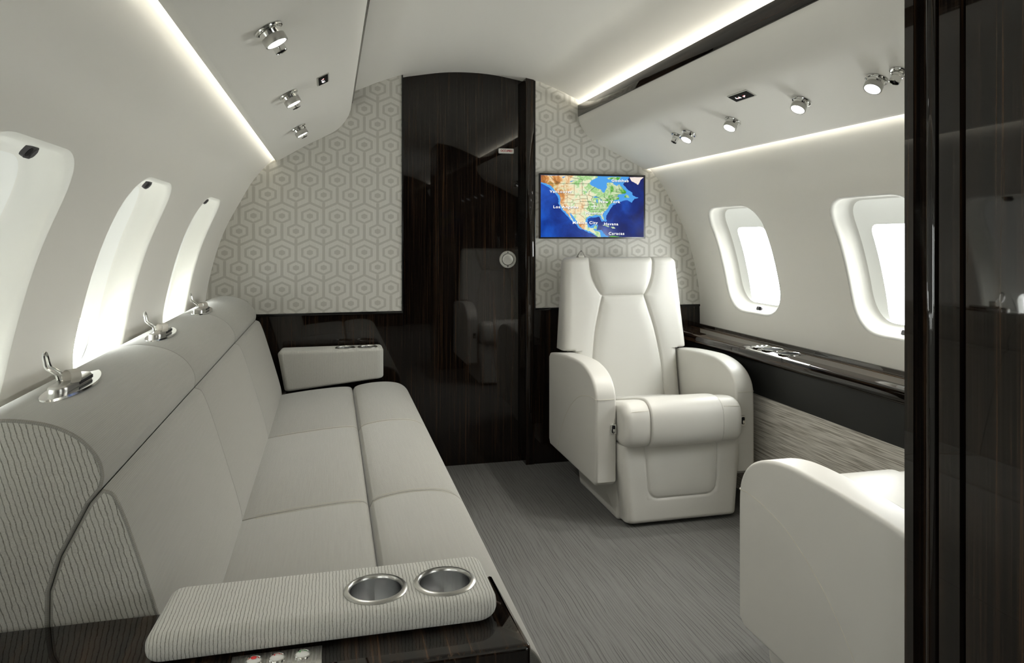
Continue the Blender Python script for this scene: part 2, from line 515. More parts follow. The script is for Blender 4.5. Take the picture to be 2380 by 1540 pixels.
def m_translucent(name, c, t_):
    n = NT(name); t = n.t; n.base(c); n.set(Roughness=0.45); n.b.inputs['Specular IOR Level'].default_value = 0.3
    tl = n.node('ShaderNodeBsdfTranslucent'); tl.inputs[0].default_value = (0.97, 0.98, 0.93, 1)
    mx = n.node('ShaderNodeMixShader'); mx.inputs[0].default_value = t_
    t.links.new(n.b.outputs[0], mx.inputs[1]); t.links.new(tl.outputs[0], mx.inputs[2])
    t.links.new(mx.outputs[0], t.nodes['Material Output'].inputs[0])
    return n.m
REVEAL = m_translucent('window_reveal_dimmed', (0.47, 0.462, 0.425), 0.006)  # right-hand copy, base colour darkened to hold back the window glare
REVEAL_LOW = m_translucent('window_reveal_glow', (0.78, 0.77, 0.71), 0.013)  # left-hand copy of the same plastic, lighter and more translucent for a glow
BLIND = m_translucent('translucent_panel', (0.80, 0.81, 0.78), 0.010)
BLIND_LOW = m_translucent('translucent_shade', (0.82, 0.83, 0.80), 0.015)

# ------------------------------------------------------------------ setting
bm = BM(); box(bm, -1.30, 1.30, YB, 3.46, -0.05, 0.0); struct('floor', bm, CARPET)

# side wall liner section, (half-width, height)
WALLP = [(1.152, 0.0), (1.153, 0.30), (1.154, 0.56), (1.1545, 0.66), (1.1525, 0.735), (1.145, 0.83), (1.122, 0.942), (1.094, 1.04), (1.060, 1.125),
         (1.014, 1.212), (0.957, 1.313), (0.882, 1.402), (0.845, 1.440), (0.79, 1.50)]
WC = spline(WALLP, 10)
WS = [0.0]
for a_, b_ in zip(WC, WC[1:]): WS.append(WS[-1]+math.dist(a_, b_))
def wpt(s):
    """point and inward normal of the liner section at arc length s (right-hand side)"""
    s = max(0.0, min(WS[-1], s))
    for i in range(len(WS)-1):
        if s <= WS[i+1]+1e-9:
            t = (s-WS[i])/max(1e-9, WS[i+1]-WS[i]); a, b = WC[i], WC[i+1]
            d = Vector((b[0]-a[0], b[1]-a[1])).normalized()
            # smooth the tangent between neighbours
            if 0 < i < len(WS)-2:
                e = Vector((WC[i+2][0]-a[0], WC[i+2][1]-a[1])).normalized(); f = Vector((b[0]-WC[i-1][0], b[1]-WC[i-1][1])).normalized()
                d = (f*(1-t)+e*t).normalized()
            return a[0]+(b[0]-a[0])*t, a[1]+(b[1]-a[1])*t, Vector((-d.y, d.x))
def s_of_z(z):
    for i in range(len(WS)-1):
        if WC[i+1][1] >= z: return WS[i]+(WS[i+1]-WS[i])*(z-WC[i][1])/(WC[i+1][1]-WC[i][1])
    return WS[-1]
S0, S1 = s_of_z(0.745), s_of_z(1.192)          # window opening
SC, SH = (S0+S1)/2, (S1-S0)/2
CELL_Y, CS0, CS1 = 0.285, S0-0.09, S1+0.10

def rr_point(hw, hh, r_top, r_bot, ang):
    """rounded-rectangle outline point in direction ang (ray-marched)"""
    c, s_ = math.cos(ang), math.sin(ang)
    lo, hi = 0.0, 1.5
    for _ in range(34):
        m = (lo+hi)/2; x, y = abs(m*c), m*s_
        r = r_top if y > 0 else r_bot; y = abs(y)
        ins = x <= hw and y <= hh
        if ins and x > hw-r and y > hh-r: ins = ((x-hw+r)/r)**2.3+((y-hh+r)/r)**2.3 <= 1
        if ins: lo = m
        else: hi = m
    return lo*c, lo*s_

NA = 96
ANG = [2*math.pi*(i+0.5)/NA for i in range(NA)]
def rect_pt(hw, h0, h1, ang):
    c, s_ = math.cos(ang), math.sin(ang)
    t = min(hw/abs(c) if abs(c) > 1e-9 else 9e9, (h1 if s_ > 0 else h0)/abs(s_) if abs(s_) > 1e-9 else 9e9)
    return t*c, t*s_

def wall_side(side, stations, name):
    bm = BM()
    P = lambda y, s, dep=0.0: (lambda q: (side*(q[0]-q[2].x*(-1)*0+(-q[2].x)*dep), y, q[1]-q[2].y*dep))(wpt(s))
    def strip(y0, y1, sa, sb, ns):
        prev = None
        for k in range(ns+1):
            s = sa+(sb-sa)*k/ns
            cur = (bm.verts.new(P(y0, s)), bm.verts.new(P(y1, s)))
            if prev: bm.faces.new((prev[0], prev[1], cur[1], cur[0]))
            prev = cur
    top = WS[-1]
    edges = sorted(stations)
    y = YB
    for yc in edges:
        if yc-CELL_Y > y+1e-4: strip(y-0.005, yc-CELL_Y+0.005, CS0-0.003, CS1+0.003, 30)
        y = yc+CELL_Y
    if y < 3.40: strip(y-0.005, 3.40, CS0-0.003, CS1+0.003, 30)
    strip(YB, 3.40, 0.0, CS0+0.004, 30); strip(YB, 3.40, CS1-0.004, top, 24)
    # opaque backing added behind the liner to stop daylight leaks, open at the window stations
    def leak_block(y0, y1, sa, sb, ns):
        prev = None
        for k in range(ns+1):
            s = sa+(sb-sa)*k/ns
            cur = (bm.verts.new(P(y0, s, 0.012)), bm.verts.new(P(y1, s, 0.012)))
            if prev: bm.faces.new((prev[0], prev[1], cur[1], cur[0]))
            prev = cur
    leak_block(YB, 3.40, 0.0, S0-0.020, 20); leak_block(YB, 3.40, S1+0.020, top, 20)
    y = YB
    for yc in edges: leak_block(y, yc-0.220, S0-0.020, S1+0.020, 20); y = yc+0.220
    leak_block(y, 3.40, S0-0.020, S1+0.020, 20)
    HW = 0.200 if side > 0 else 0.188
    for i, yc in enumerate(stations):
        outer = [rr_point(HW+0.012, SH+0.012, 0.117, 0.137, a) for a in ANG]
        rect = [rect_pt(CELL_Y, SC-CS0, CS1-SC, a) for a in ANG]
        # put exact corners on the cell rectangle
        for cx_, cy_ in ((CELL_Y, CS1-SC), (-CELL_Y, CS1-SC), (-CELL_Y, CS0-SC), (CELL_Y, CS0-SC)):
            k = min(range(NA), key=lambda q: (rect[q][0]-cx_)**2+(rect[q][1]-cy_)**2); rect[k] = (cx_, cy_)
        prev = None
        for q in range(9):
            t = q/8.0
            ring = [bm.verts.new(P(yc+o[0]*(1-t)+r[0]*t, SC+o[1]*(1-t)+r[1]*t)) for o, r in zip(outer, rect)]
            if prev:
                for k in range(NA): bm.faces.new((prev[k], prev[(k+1) % NA], ring[(k+1) % NA], ring[k]))
            prev = ring
        make_window(side, yc, P, HW)
    bmesh.ops.remove_doubles(bm, verts=bm.verts, dist=0.0004)
    return struct(name, bm, LINER, 50)

WN = [0]
def make_window(side, yc, P, HW):
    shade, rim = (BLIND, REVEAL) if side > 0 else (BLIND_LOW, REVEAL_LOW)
    """moulded reveal, blank inner panel with the window cut-out, pane and shade latch"""
    WN[0] += 1
    bm = BM(); rings = []
    sec = []
    for k in range(6):                          # rolled lip
        th = k/5*math.pi/2; sec.append((0.012*(1-math.sin(th)), 0.012*(1-math.cos(th)), 0.0))
    sec += [(-0.004, 0.022, 0), (-0.010, 0.036, 0), (-0.016, 0.050, 0), (-0.023, 0.056, 0)]
    for off, dep, _ in sec:
        rings.append([P(yc+p[0], SC+p[1], dep) for p in (rr_point(HW+off, SH+off, 0.105+off, 0.125+off, a) for a in ANG)])
    # inner panel: from the reveal to a smaller rounded hole
    sH0, sH1 = s_of_z(0.760), s_of_z((0.87 if yc > 1.5 else 0.82) if yc > 0 and (side < 0 or yc < 1) else 1.088); hc = (sH0+sH1)/2-SC; hh = (sH1-sH0)/2; hwid = 0.112
    a_out = [(p[0], p[1]) for p in (rr_point(HW-0.030, SH-0.030, 0.08, 0.10, a) for a in ANG)]
    hole = [rr_point(hwid, hh, min(0.035, hh), min(0.06, hh), a) for a in ANG]; hole = [(p[0], p[1]+hc) for p in hole]
    for t, dep in ((0.0, 0.058), (0.5, 0.060), (1.0, 0.062)):
        rings.append([P(yc+o[0]*(1-t)+h[0]*t, SC+o[1]*(1-t)+h[1]*t, dep) for o, h in zip(a_out, hole)])
    rings.append([P(yc+h[0], SC+h[1], 0.085) for h in hole])
    V = [[bm.verts.new(p) for p in r] for r in rings]
    for A, B in zip(V, V[1:]):
        for k in range(NA):
            fc = bm.faces.new((A[k], A[(k+1) % NA], B[(k+1) % NA], B[k]))
            if A is V[-4] or A is V[-3] or A is V[-2]: fc.material_index = 1
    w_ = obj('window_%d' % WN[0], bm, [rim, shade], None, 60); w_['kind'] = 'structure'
    bm = BM()
    c = bm.verts.new(P(yc, SC+hc, 0.083)); ring = [bm.verts.new(P(yc+h[0], SC+h[1], 0.083)) for h in hole]
    for k in range(NA): bm.faces.new((c, ring[k], ring[(k+1) % NA]))
    obj('pane', bm, GLASS, w_)
    # light from the sky enters through the opening (portal only guides sampling)
    q = wpt(SC+hc)
    o = area_light('window_portal', (side*(q[0]+0.10), yc, q[1]), (-side, 0, -0.25), 0.26, 0.36, 1.0, portal=True)
    if yc < 0.4: return
    # shade latch: on the upper lip at the left, on the sill at the right
    top = side < 0
    s_l, dep = (S1-0.013, 0.024) if top else (S0+0.010, 0.028)
    if top: yc = yc+(0.045 if yc < 1.5 else 0.012)
    p0 = Vector(P(yc, s_l, dep)); pa = Vector(P(yc+0.03, s_l, dep)); pb = Vector(P(yc, s_l+0.02, dep+(-0.004 if top else 0.006)))
    u = (pa-p0).normalized(); v = (pb-p0).normalized(); nrm = u.cross(v)
    cc = Vector(P(yc, SC, 0.0))
    if nrm.dot(cc-p0) < 0: nrm = -nrm
    v = nrm.cross(u)
    def slab(hx, hy, r, h0, h1, cx=0.0, cy=0.0):
        b = BM(); pol = round_poly([(-hx, -hy), (hx, -hy), (hx, hy), (-hx, hy)], r, 5)
        lo = [b.verts.new(p0+u*(cx+x)+v*y+nrm*h0) for x, y in pol]; hi = [b.verts.new(p0+u*(cx+x)+v*y+nrm*h1) for x, y in pol]
        for k in range(len(pol)): b.faces.new((lo[k], lo[(k+1) % len(pol)], hi[(k+1) % len(pol)], hi[k]))
        b.faces.new(hi); b.faces.new(lo); return b
    lt = obj('shade_latch', slab(0.0165 if top else 0.019, 0.0105 if top else 0.0095, 0.0075, -0.004, 0.0025), LATCHG, w_)
    obj('latch_slider', slab(0.0065, 0.0075, 0.0064, 0.001, 0.0042, 0.008), LATCHL, lt)
    obj('latch_recess', slab(0.0065, 0.0075, 0.0064, 0.001, 0.0032, -0.008), LATCHD, lt)

wall_side(-1, WIN_L, 'wall_left'); wall_side(1, WIN_R, 'wall_right')

# ceiling between the bins, curling down into the two coves
CE = [(0.0, 1.842), (0.12, 1.836), (0.25, 1.815), (0.32, 1.800), (0.42, 1.764), (0.516, 1.722), (0.60, 1.690), (0.66, 1.645), (0.735, 1.560), (0.792, 1.492)]
cp = spline([(-x, z) for x, z in reversed(CE)]+CE[1:], 6)
bm = BM(); prev = None
for x, z in cp:
    cur = [bm.verts.new((x, YB, z)), bm.verts.new((x, 3.40, z))]
    if prev: bm.faces.new((prev[0], prev[1], cur[1], cur[0]))
    prev = cur
struct('ceiling', bm, LINER, 60)
# aft end of the cabin
bm = BM(); box(bm, -1.30, 1.30, YB-0.05, YB, -0.05, 1.95); struct('wall_back', bm, WOODZ)

# forward bulkhead: ebony wall either side of a recessed door
def cabin_outline(x):
    x = abs(x)
    if x < 0.64:
        for (a, b), (c, d) in zip(CE, CE[1:]):
            if x <= c: return b+(d-b)*(x-a)/(c-a)
    return 1.66
bm = BM()
box(bm, -1.25, -0.3185, D+0.004, D+0.09, 0.0, 1.9)
box(bm, 0.256, 1.25, D+0.004, D+0.09, 0.0, 1.9)
struct('wall_front', bm, WOODZ)
bm = BM(); box(bm, 0.2535, 0.294, D-0.004, D+0.0039, 0.0, 1.83, 0.003)
struct('trim_1', bm, WOODZ)
bm = BM(); box(bm, -0.40, 0.36, D+0.0715, D+0.085, 0.0, 1.85)
door = struct('door_1', bm, WOODZ)
bm = BM(); box(bm, 0.238, 0.2415, D+0.069, D+0.0725, 0.0, 1.85); obj('edge_strip', bm, BLACKGL, door)
bm = BM(); box(bm, -0.318, -0.308, D+0.069, D+0.0725, 0.0, 1.85); obj('edge_strip', bm, BLACKGL, door)
# round lock on the door
LC = Vector((0.184, D+0.0715, 0.962))
bm = BM(); lathe(bm, [(0, 0.004), (0.030, 0.004), (0.0395, 0.0035), (0.041, 0.0), ], LC, (0, -1, 0), 48)
lk = obj('door_lock', bm, SILVER, door)
bm = BM(); lathe(bm, [(0.0275, 0.004), (0.0275, 0.010), (0.0255, 0.0125), (0.022, 0.0135), (0.0, 0.0135)], LC, (0, -1, 0), 48); obj('lock_knob', bm, m_plain('lock_silver', (0.66, 0.655, 0.62), 0.3, 0.5), lk)
bm = BM(); lathe(bm, [(0.0275, 0.0042), (0.0290, 0.0046), (0.0290, 0.004)], LC, (0, -1, 0), 48); obj('lock_groove', bm, BLACK, lk)
MXZ = lambda x, y, z: Matrix.Translation((x, y, z)) @ Matrix.Rotation(R(90), 4, 'X')
bm = BM()
for zz in (0.034, -0.034): text_mesh(bm, '▲' if zz > 0 else '▼', 0.008, MXZ(LC.x, LC.y-0.0044, LC.z+zz), 0.0003)
if len(bm.verts) == 0: box(bm, LC.x-.002, LC.x+.002, LC.y-.005, LC.y-.004, LC.z+.032, LC.z+.036)
obj('lock_mark', bm, BLACK, lk)
# occupied sign
sg = thing('occupied_sign', 'small white OCCUPIED sign with red letters high on dark wood door', 'sign', (0.176, D+0.0715, 1.477))
bm = BM(); prism(bm, round_poly([(0.139, 1.4655), (0.213, 1.4655), (0.213, 1.4895), (0.139, 1.4895)], 0.0045), 'Y', D+0.064, D+0.0714, 0.003, 0.0)
obj('plate', bm, WHITEPL, sg)
bm = BM(); text_mesh(bm, 'OCCUPIED', 0.0125, MXZ(0.176, D+0.0636, 1.4775), 0.0004, spacing=0.92); obj('lettering', bm, REDL, sg)

# wallpaper panels on the bulkhead
def wallpaper(x0, x1, z0, label, nm):
    t = thing('wallpaper_panel', label, 'wall panel', ((x0+x1)/2, D, z0))
    # side walls, ceiling and bins close the panel off; its own outline follows the cabin section
    def top(x):
        best = cabin_outline(x)+0.02
        return min(best, 1.86)
    xs = [x0+(x1-x0)*i/40 for i in range(41)]
    bm = BM(); n = 40
    fr = []
    for x in xs:
        zt = top(x)
        if abs(x) > 0.79:
            # follow the liner section
            ss = [q for q in WC if q[0] >= abs(x)-0.012 and q[1] > 0.75]
            zt = max([q[1] for q in ss], default=z0+0.02)
        fr.append((x, max(zt, z0+0.02)))
    lo = [bm.verts.new((x, D, z0)) for x, _ in fr]; hi = [bm.verts.new((x, D, z)) for x, z in fr]
    lb = [bm.verts.new((x, D+0.004, z0)) for x, _ in fr]; hb = [bm.verts.new((x, D+0.004, z)) for x, z in fr]
    for k in range(n):
        bm.faces.new((lo[k], lo[k+1], hi[k+1], hi[k])); bm.faces.new((lb[k], lb[k+1], hb[k+1], hb[k]))
        bm.faces.new((lo[k], lo[k+1], lb[k+1], lb[k])); bm.faces.new((hi[k], hi[k+1], hb[k+1], hb[k]))
    bm.faces.new((lo[0], hi[0], hb[0], lb[0])); bm.faces.new((lo[n], hi[n], hb[n], lb[n]))
    o = obj('covering', bm, HEX, t)
    # the pattern runs on through both panels: keep it in cabin coordinates
    o.data.transform(Matrix.Translation(WL[t])); o.location = -WL[t]; 
    inner = x1 if abs(x1) < abs(x0) else x0; outer = x0 if inner == x1 else x1
    bm = BM()
    a, b = sorted((outer, inner))
    box(bm, a, b, D-0.005, D+0.0035, z0-0.011, z0, 0.0012)
    e0, e1 = (inner, inner+0.006) if inner == x1 else (inner-0.006, inner)
    box(bm, e0, e1, D-0.005, D+0.0035, z0-0.011, cabin_outline(inner)-0.002, 0.0012)
    obj('edge_trim', bm, BLACKGL, t)
    return t
wallpaper(-1.152, -0.3245, 0.737, 'wide grey hexagon wallpaper panel on bulkhead behind the sofa', 'l')
wallpaper(0.3005, 1.152, 0.735, 'narrow grey hexagon wallpaper panel behind the map screen and white armchair', 'r')

# lower right side: charcoal band and grasscloth dado
bm = BM(); box(bm, 1.042, 1.058, 0.925, D, 0.432, 0.572); struct('trim_2', bm, CHAR)
bm = BM(); box(bm, 1.046, 1.062, 0.925, D, 0.0, 0.4318); struct('baseboard_right', bm, GRASS)

# partition beside the camera, full height, with moulded end post
prt = [(0.921, 0.200), (0.904, 0.200), (0.904, 0.212), (0.886, 0.212)]
for k in range(9):
    th = math.pi*k/8; prt.append((0.8755+0.0105*math.cos(th), 0.210-0.012*math.sin(th)))
prt += [(0.8645, 0.217), (0.857, 0.217), (0.857, 0.200), (0.822, 0.200), (0.822, 0.211), (0.812, 0.211), (0.812, 0.200), (0.46, 0.200), (0.46, 1.20), (0.921, 1.20)]
bm = BM()
prism(bm, [(x, y) for y, x in prt], 'Z', 0.0, 1.86, 0.0)
struct('wall_partition', bm, WOODZ, 30)

# ------------------------------------------------------------------ overhead bins
BINR = [(0.514, 1.644), (0.520, 1.615), (0.535, 1.585), (0.562, 1.551), (0.60, 1.522), (0.65, 1.499), (0.74, 1.457), (0.835, 1.4095), (0.853, 1.4015), (0.866, 1.4005)]
BINL = [(0.545, 1.662), (0.549, 1.632), (0.561, 1.600), (0.583, 1.567), (0.612, 1.538), (0.66, 1.510), (0.74, 1.468), (0.838, 1.409), (0.855, 1.4005), (0.867, 1.400)]
def make_bin(side, prof, y0, y1, label, top):
    t = thing('overhead_bin', label, 'overhead bin', (side*0.70, (y0+y1)/2, 1.40))
    low = spline(prof, 5)
    back = [(0.866, 1.406), (0.850, 1.412), (0.80, 1.432), (0.66, 1.54), (0.60, 1.60), (top[0]+0.022, top[1]-0.04)]
    poly = low+back
    bm = BM(); prism(bm, [(side*x, z) for x, z in poly], 'Y', y0, y1, 0.0)
    obj('panel', bm, LINER, t, 45)
    bm = BM(); box(bm, *sorted((side*(top[0]-(0.004 if side > 0 else 0.007)), side*(top[0]+0.012))), y0, y1, prof[0][1]-0.0015, top[1], 0.0025)
    obj('valance', bm, WOODY, t, label='dark gloss wood strip')
    return t
make_bin(-1, BINL, YB, D-0.001, 'left overhead panel with three reading lights above the sofa', (0.545, 1.715))
make_bin(1, BINR, 0.922, D-0.001, 'right overhead panel with dark wood strip above the white armchairs', (0.514, 1.699))
make_bin(1, BINR, YB, 0.458, 'overhead panel aft of the dark wood partition', (0.514, 1.699))

# fittings under the bins
def bin_frame(side, x):
    prof = spline(BINL if side < 0 else BINR, 12)
    for (a, b), (c, d) in zip(prof, prof[1:]):
        if a <= x <= c:
            t = (x-a)/(c-a); tan = Vector((side*(c-a), 0, d-b)).normalized()
            p = Vector((side*x, 0, b+(d-b)*t))
            nn = Vector((tan.z, 0, -tan.x)) if side > 0 else Vector((-tan.z, 0, tan.x))
            if nn.z > 0: nn = -nn
            return p, nn, tan
def reading_light(side, x, y, label, tilt=(0, 0, 0)):
    p, nn, tan = bin_frame(side, x); p = p+Vector((0, y, 0))+nn*0.002
    t = thing('reading_light', label, 'reading light', p, 'reading lights under the overhead panels')
    ax = (nn+Vector(tilt)).normalized()
    bm = BM(); lathe(bm, [(0.0, 0.0012), (0.020, 0.0012), (0.024, 0.003), (0.0275, 0.0025), (0.0285, 0.0001)], p, nn, 36); obj('bezel', bm, CHROME, t)
    bm = BM(); lathe(bm, [(0.0, 0.0005), (0.0205, 0.001), (0.022, 0.004), (0.0205, 0.0085), (0.0185, 0.013), (0.0, 0.013)], p+nn*0.002, ax, 36); obj('swivel', bm, CHROME, t)
    bm = BM(); lathe(bm, [(0.0, 0.0132), (0.0222, 0.0132), (0.0228, 0.0145), (0.0228, 0.0270), (0.0222, 0.0282), (0.0192, 0.0282), (0.0188, 0.0255)], p+nn*0.002, ax, 40); h = obj('lamp_head', bm, LAMPM, t)
    bm = BM(); lathe(bm, [(0.0, 0.0262), (0.0188, 0.0262)], p+nn*0.002, ax, 40); obj('lens', bm, LENS, h)
    l = bpy.data.lights.new('lamp_beam', 'SPOT'); l.energy = 8.0 if side > 0 else 3.6; l.spot_size = R(110); l.spot_blend = 1.0; l.shadow_soft_size = 0.018; l.color = (1.0, 0.97, 0.90)
    lo = bpy.data.objects.new('lamp_beam', l); COL.objects.link(lo); lo.parent = t
    lo.location = nn*0.002+ax*0.031; lo.rotation_euler = Vector((0, 0, -1)).rotation_difference(ax).to_euler()
    return t
def gasper(side, x, y, label, tilt=(0, 0, 0)):
    p, nn, tan = bin_frame(side, x); p = p+Vector((0, y, 0))+nn*0.002
    t = thing('air_nozzle', label, 'air nozzle', p, 'air nozzles under the overhead panels')
    ax = (nn+Vector(tilt)).normalized()
    bm = BM(); lathe(bm, [(0.0, 0.001), (0.016, 0.001), (0.019, 0.0028), (0.0215, 0.0022), (0.0225, 0.0001)], p, nn, 32); obj('bezel', bm, CHROME, t)
    bm = BM(); lathe(bm, [(0.0, 0.0), (0.0125, 0.0), (0.0135, 0.006), (0.0135, 0.014), (0.0125, 0.0145), (0.0125, 0.030), (0.0112, 0.031), (0.0100, 0.030), (0.0100, 0.019), (0.0, 0.019)], p, ax, 32); nz = obj('nozzle', bm, CHROME, t)
    x_, y_, d_ = frame_for(ax)
    bm = BM()
    for k in range(3):
        a = math.pi*k/3; u = x_*math.cos(a)+y_*math.sin(a); v = ax
        c = p+ax*0.0275; wv = u.cross(v)*0.0008
        q = [c-u*0.0100, c+u*0.0100]
        vs = [bm.verts.new(a_+b_+e_) for a_ in q for b_ in (wv, -wv) for e_ in (v*0.0, v*-0.005)]
        bmesh.ops.convex_hull(bm, input=vs)
    obj('vanes', bm, LATCHD, nz)
    return t
lab = ['nearest and largest reading light under the left overhead panel', 'middle reading light of three under the left overhead panel', 'farthest reading light under the left overhead panel, by the wallpaper']
lab2 = ['small chrome air nozzle beside the nearest left reading light', 'small chrome air nozzle beside the middle left reading light', 'small chrome air nozzle beside the farthest left reading light']
for k, y in enumerate((1.452, 2.105, 2.735)):
    reading_light(-1, 0.748, y, lab[k]); gasper(-1, 0.744, y+0.070, lab2[k], (0.0, 0.0, 0))
labr = ['right overhead reading light nearest the dark partition', 'second right overhead reading light from the dark partition', 'third right overhead reading light from the dark partition', 'right overhead reading light next to an air nozzle, nearest the map screen']
for k, y in enumerate((1.60, 1.905, 2.285, 2.60)):
    reading_light(1, 0.712, y-0.02, labr[k], (-0.12, -0.12, 0))
gasper(1, 0.708, 1.500, 'chrome air nozzle half hidden by the dark partition edge', (-0.05, 0.0, 0))
gasper(1, 0.704, 2.668, 'chrome air nozzle beside the farthest right reading light', (-0.05, 0.0, 0))

def pictogram(side, x, y, label, ln, wd):
    p, nn, tan = bin_frame(side, x); p = p+Vector((0, y, 0))
    u = Vector((0, 1, 0)); v = tan
    t = thing('pictogram_sign', label, 'sign', p)
    def plate(hx, hy, h0, h1, cx=0.0, cy=0.0, r=0.002):
        b = BM(); pol = round_poly([(-hx, -hy), (hx, -hy), (hx, hy), (-hx, hy)], r, 3)
        lo = [b.verts.new(p+u*(cx+a)+v*(cy+c)+nn*h0) for a, c in pol]; hi = [b.verts.new(p+u*(cx+a)+v*(cy+c)+nn*h1) for a, c in pol]
        for k in range(len(pol)): b.faces.new((lo[k], lo[(k+1) % len(pol)], hi[(k+1) % len(pol)], hi[k]))
        b.faces.new(hi); b.faces.new(lo); return b
    obj('bezel', plate(ln, wd, -0.002, 0.002), SILVER, t)
    pn = obj('panel', plate(ln-0.004, wd-0.004, 0.0, 0.003, 0, 0, 0.0005), SIGNBLK, t)
    b1, b2 = BM(), BM()
    def dab(b, cx, cy, hx, hy, rot=0.0):
        pts = []
        hx *= GS; hy *= GS; cy *= GS
        for a, c in ((-hx, -hy), (hx, -hy), (hx, hy), (-hx, hy)):
            pts.append(b.verts.new(p+u*(cx+a*math.cos(rot)-c*math.sin(rot))+v*(cy+a*math.sin(rot)+c*math.cos(rot))+nn*0.0034))
        b.faces.new(pts)
    k = ln/0.075; GS = 0.62
    # no-smoking symbol: cigarette, smoke, red stroke;  seat-belt symbol: two buckle halves
    d1, d2 = BM(), BM()
    dab(b1, -0.025*k, 0.000, 0.009*k, 0.0022); dab(b1, -0.012*k, 0.006, 0.0022, 0.005, 0.5); dab(b1, -0.017*k, 0.007, 0.002, 0.0045, -0.4)
    dab(b2, -0.020*k, 0.001, 0.010*k, 0.0016, 0.8); dab(b2, -0.020*k, 0.001, 0.010*k, 0.0016, -0.8)
    dab(d1, 0.012*k, 0.002, 0.0035, 0.008, 0.5); dab(d1, 0.019*k, 0.004, 0.0045, 0.003, 0.4); dab(d1, 0.031*k, 0.003, 0.005, 0.0035, -0.5); dab(d1, 0.037*k, -0.002, 0.0028, 0.007, -0.4)
    dab(d2, 0.025*k, 0.002, 0.003, 0.003)
    multi('no_smoking_symbol', [(b1, GLYW), (b2, GLYR)], pn); multi('seat_belt_symbol', [(d1, GLYW), (d2, GLYR)], pn)
pictogram(1, 0.619, 2.058, 'black no-smoking and seat-belt pictogram sign on the right overhead panel', 0.056, 0.020)
pictogram(-1, 0.655, 2.125, 'black pictogram sign on the left overhead panel near the middle light', 0.054, 0.018)

# ------------------------------------------------------------------ map screen
TX0, TX1, TZ0, TZ1 = 0.3155, 0.8500, 1.061, 1.369
tv = thing('map_screen', 'flat wall screen showing a North America flight map', 'screen', ((TX0+TX1)/2, D, (TZ0+TZ1)/2))
bm = BM(); box(bm, TX0, TX1, D-0.022, D-0.0005, TZ0, TZ1, 0.002); obj('bezel', bm, m_plain('bezel_dark', (0.02, 0.018, 0.016), 0.25), tv)
SX0, SX1, SZ0, SZ1 = TX0+0.0055, TX1-0.0090, TZ0+0.0075, TZ1-0.0095
bm = BM(); box(bm, SX0, SX1, D-0.0228, D-0.0215, SZ0, SZ1); scr = obj('display', bm, m_ocean(), tv)
def mp(px, py, lift):
    a = (px-122)/2090.0; tp = 150+38*a; bt = 1415-3*a; b = (py-tp)/(bt-tp)
    a = min(1, max(0, a)); b = min(1, max(0, b))
    return (SX0+(SX1-SX0)*a, D-0.0230-lift, SZ1-(SZ1-SZ0)*b)
def poly_mesh(bm, pts, lift):
    vs = [bm.verts.new(mp(x, y, lift)) for x, y in pts]
    es = [bm.edges.new((vs[i], vs[(i+1) % len(vs)])) for i in range(len(vs))]
    bmesh.ops.triangle_fill(bm, use_beauty=True, use_dissolve=False, edges=es)
def jitter(pts, amp=7, n=5):
    rr = random.Random(3); out = []
    for i in range(len(pts)):
        a, b = pts[i], pts[(i+1) % len(pts)]
        out.append(a)
        for k in range(1, n):
            t = k/n; out.append((a[0]+(b[0]-a[0])*t+rr.uniform(-amp, amp), a[1]+(b[1]-a[1])*t+rr.uniform(-amp, amp)))
    return out
NAm = [(122, 152), (122, 300), (240, 332), (300, 360), (370, 420), (420, 500), (490, 560), (505, 640), (495, 720), (530, 800), (560, 860), (610, 895), (645, 935), (690, 1005), (745, 1090), (762, 1080),
       (722, 1005), (685, 915), (745, 965), (805, 1050), (850, 1130), (882, 1190), (950, 1250), (1040, 1280), (1100, 1292), (1150, 1330), (1210, 1370), (1258, 1410), (1325, 1410), (1312, 1380), (1312, 1330), (1262, 1292),
       (1185, 1282), (1172, 1245), (1238, 1245), (1242, 1190), (1200, 1170), (1180, 1220), (1110, 1235), (1060, 1210), (1040, 1160), (1010, 1090), (1022, 1040), (1080, 985), (1150, 985), (1200, 960), (1270, 965),
       (1322, 975), (1350, 1040), (1376, 1070), (1380, 1030), (1352, 968), (1390, 900), (1450, 850), (1480, 790), (1510, 740), (1560, 715), (1585, 662), (1640, 655), (1700, 640), (1690, 600), (1640, 590), (1690, 548),
       (1830, 520), (1850, 490), (1790, 440), (1740, 380), (1700, 338), (1640, 370), (1590, 340), (1560, 300), (1470, 300), (1440, 330), (1450, 400), (1420, 450), (1395, 515), (1350, 500), (1330, 450), (1260, 430),
       (1190, 390), (1120, 360), (1090, 300), (1130, 260), (1200, 225), (1262, 190), (1240, 172)]
SHELF = [(122, 152), (122, 318), (300, 420), (430, 560), (470, 640), (470, 740), (520, 850), (600, 940), (700, 1060), (790, 1120), (860, 1220), (1000, 1290), (1110, 1330), (1270, 1412), (1480, 1412), (1380, 1340), (1330, 1260), (1240, 1280), (1260, 1160),
         (1200, 1140), (1100, 1200), (1050, 1120), (1060, 1040), (1130, 1010), (1290, 1000), (1340, 1100), (1440, 1090), (1430, 980), (1500, 870), (1560, 770), (1700, 700), (1870, 660), (1960, 710), (2010, 640), (2100, 610), (1990, 570), (1960, 500), (1850, 420), (1780, 330), (1880, 240), (1900, 172), (1240, 160)]
def m_flat(name, c, k=0.42): return m_emit(name, c, k)
bm = BM(); poly_mesh(bm, jitter(SHELF, 9), 0.0002); obj('map_shelf', bm, m_flat('map_shelf_blue', (0.07, 0.36, 0.85)), scr)
bm = BM(); poly_mesh(bm, jitter(NAm, 9, 5), 0.0004)
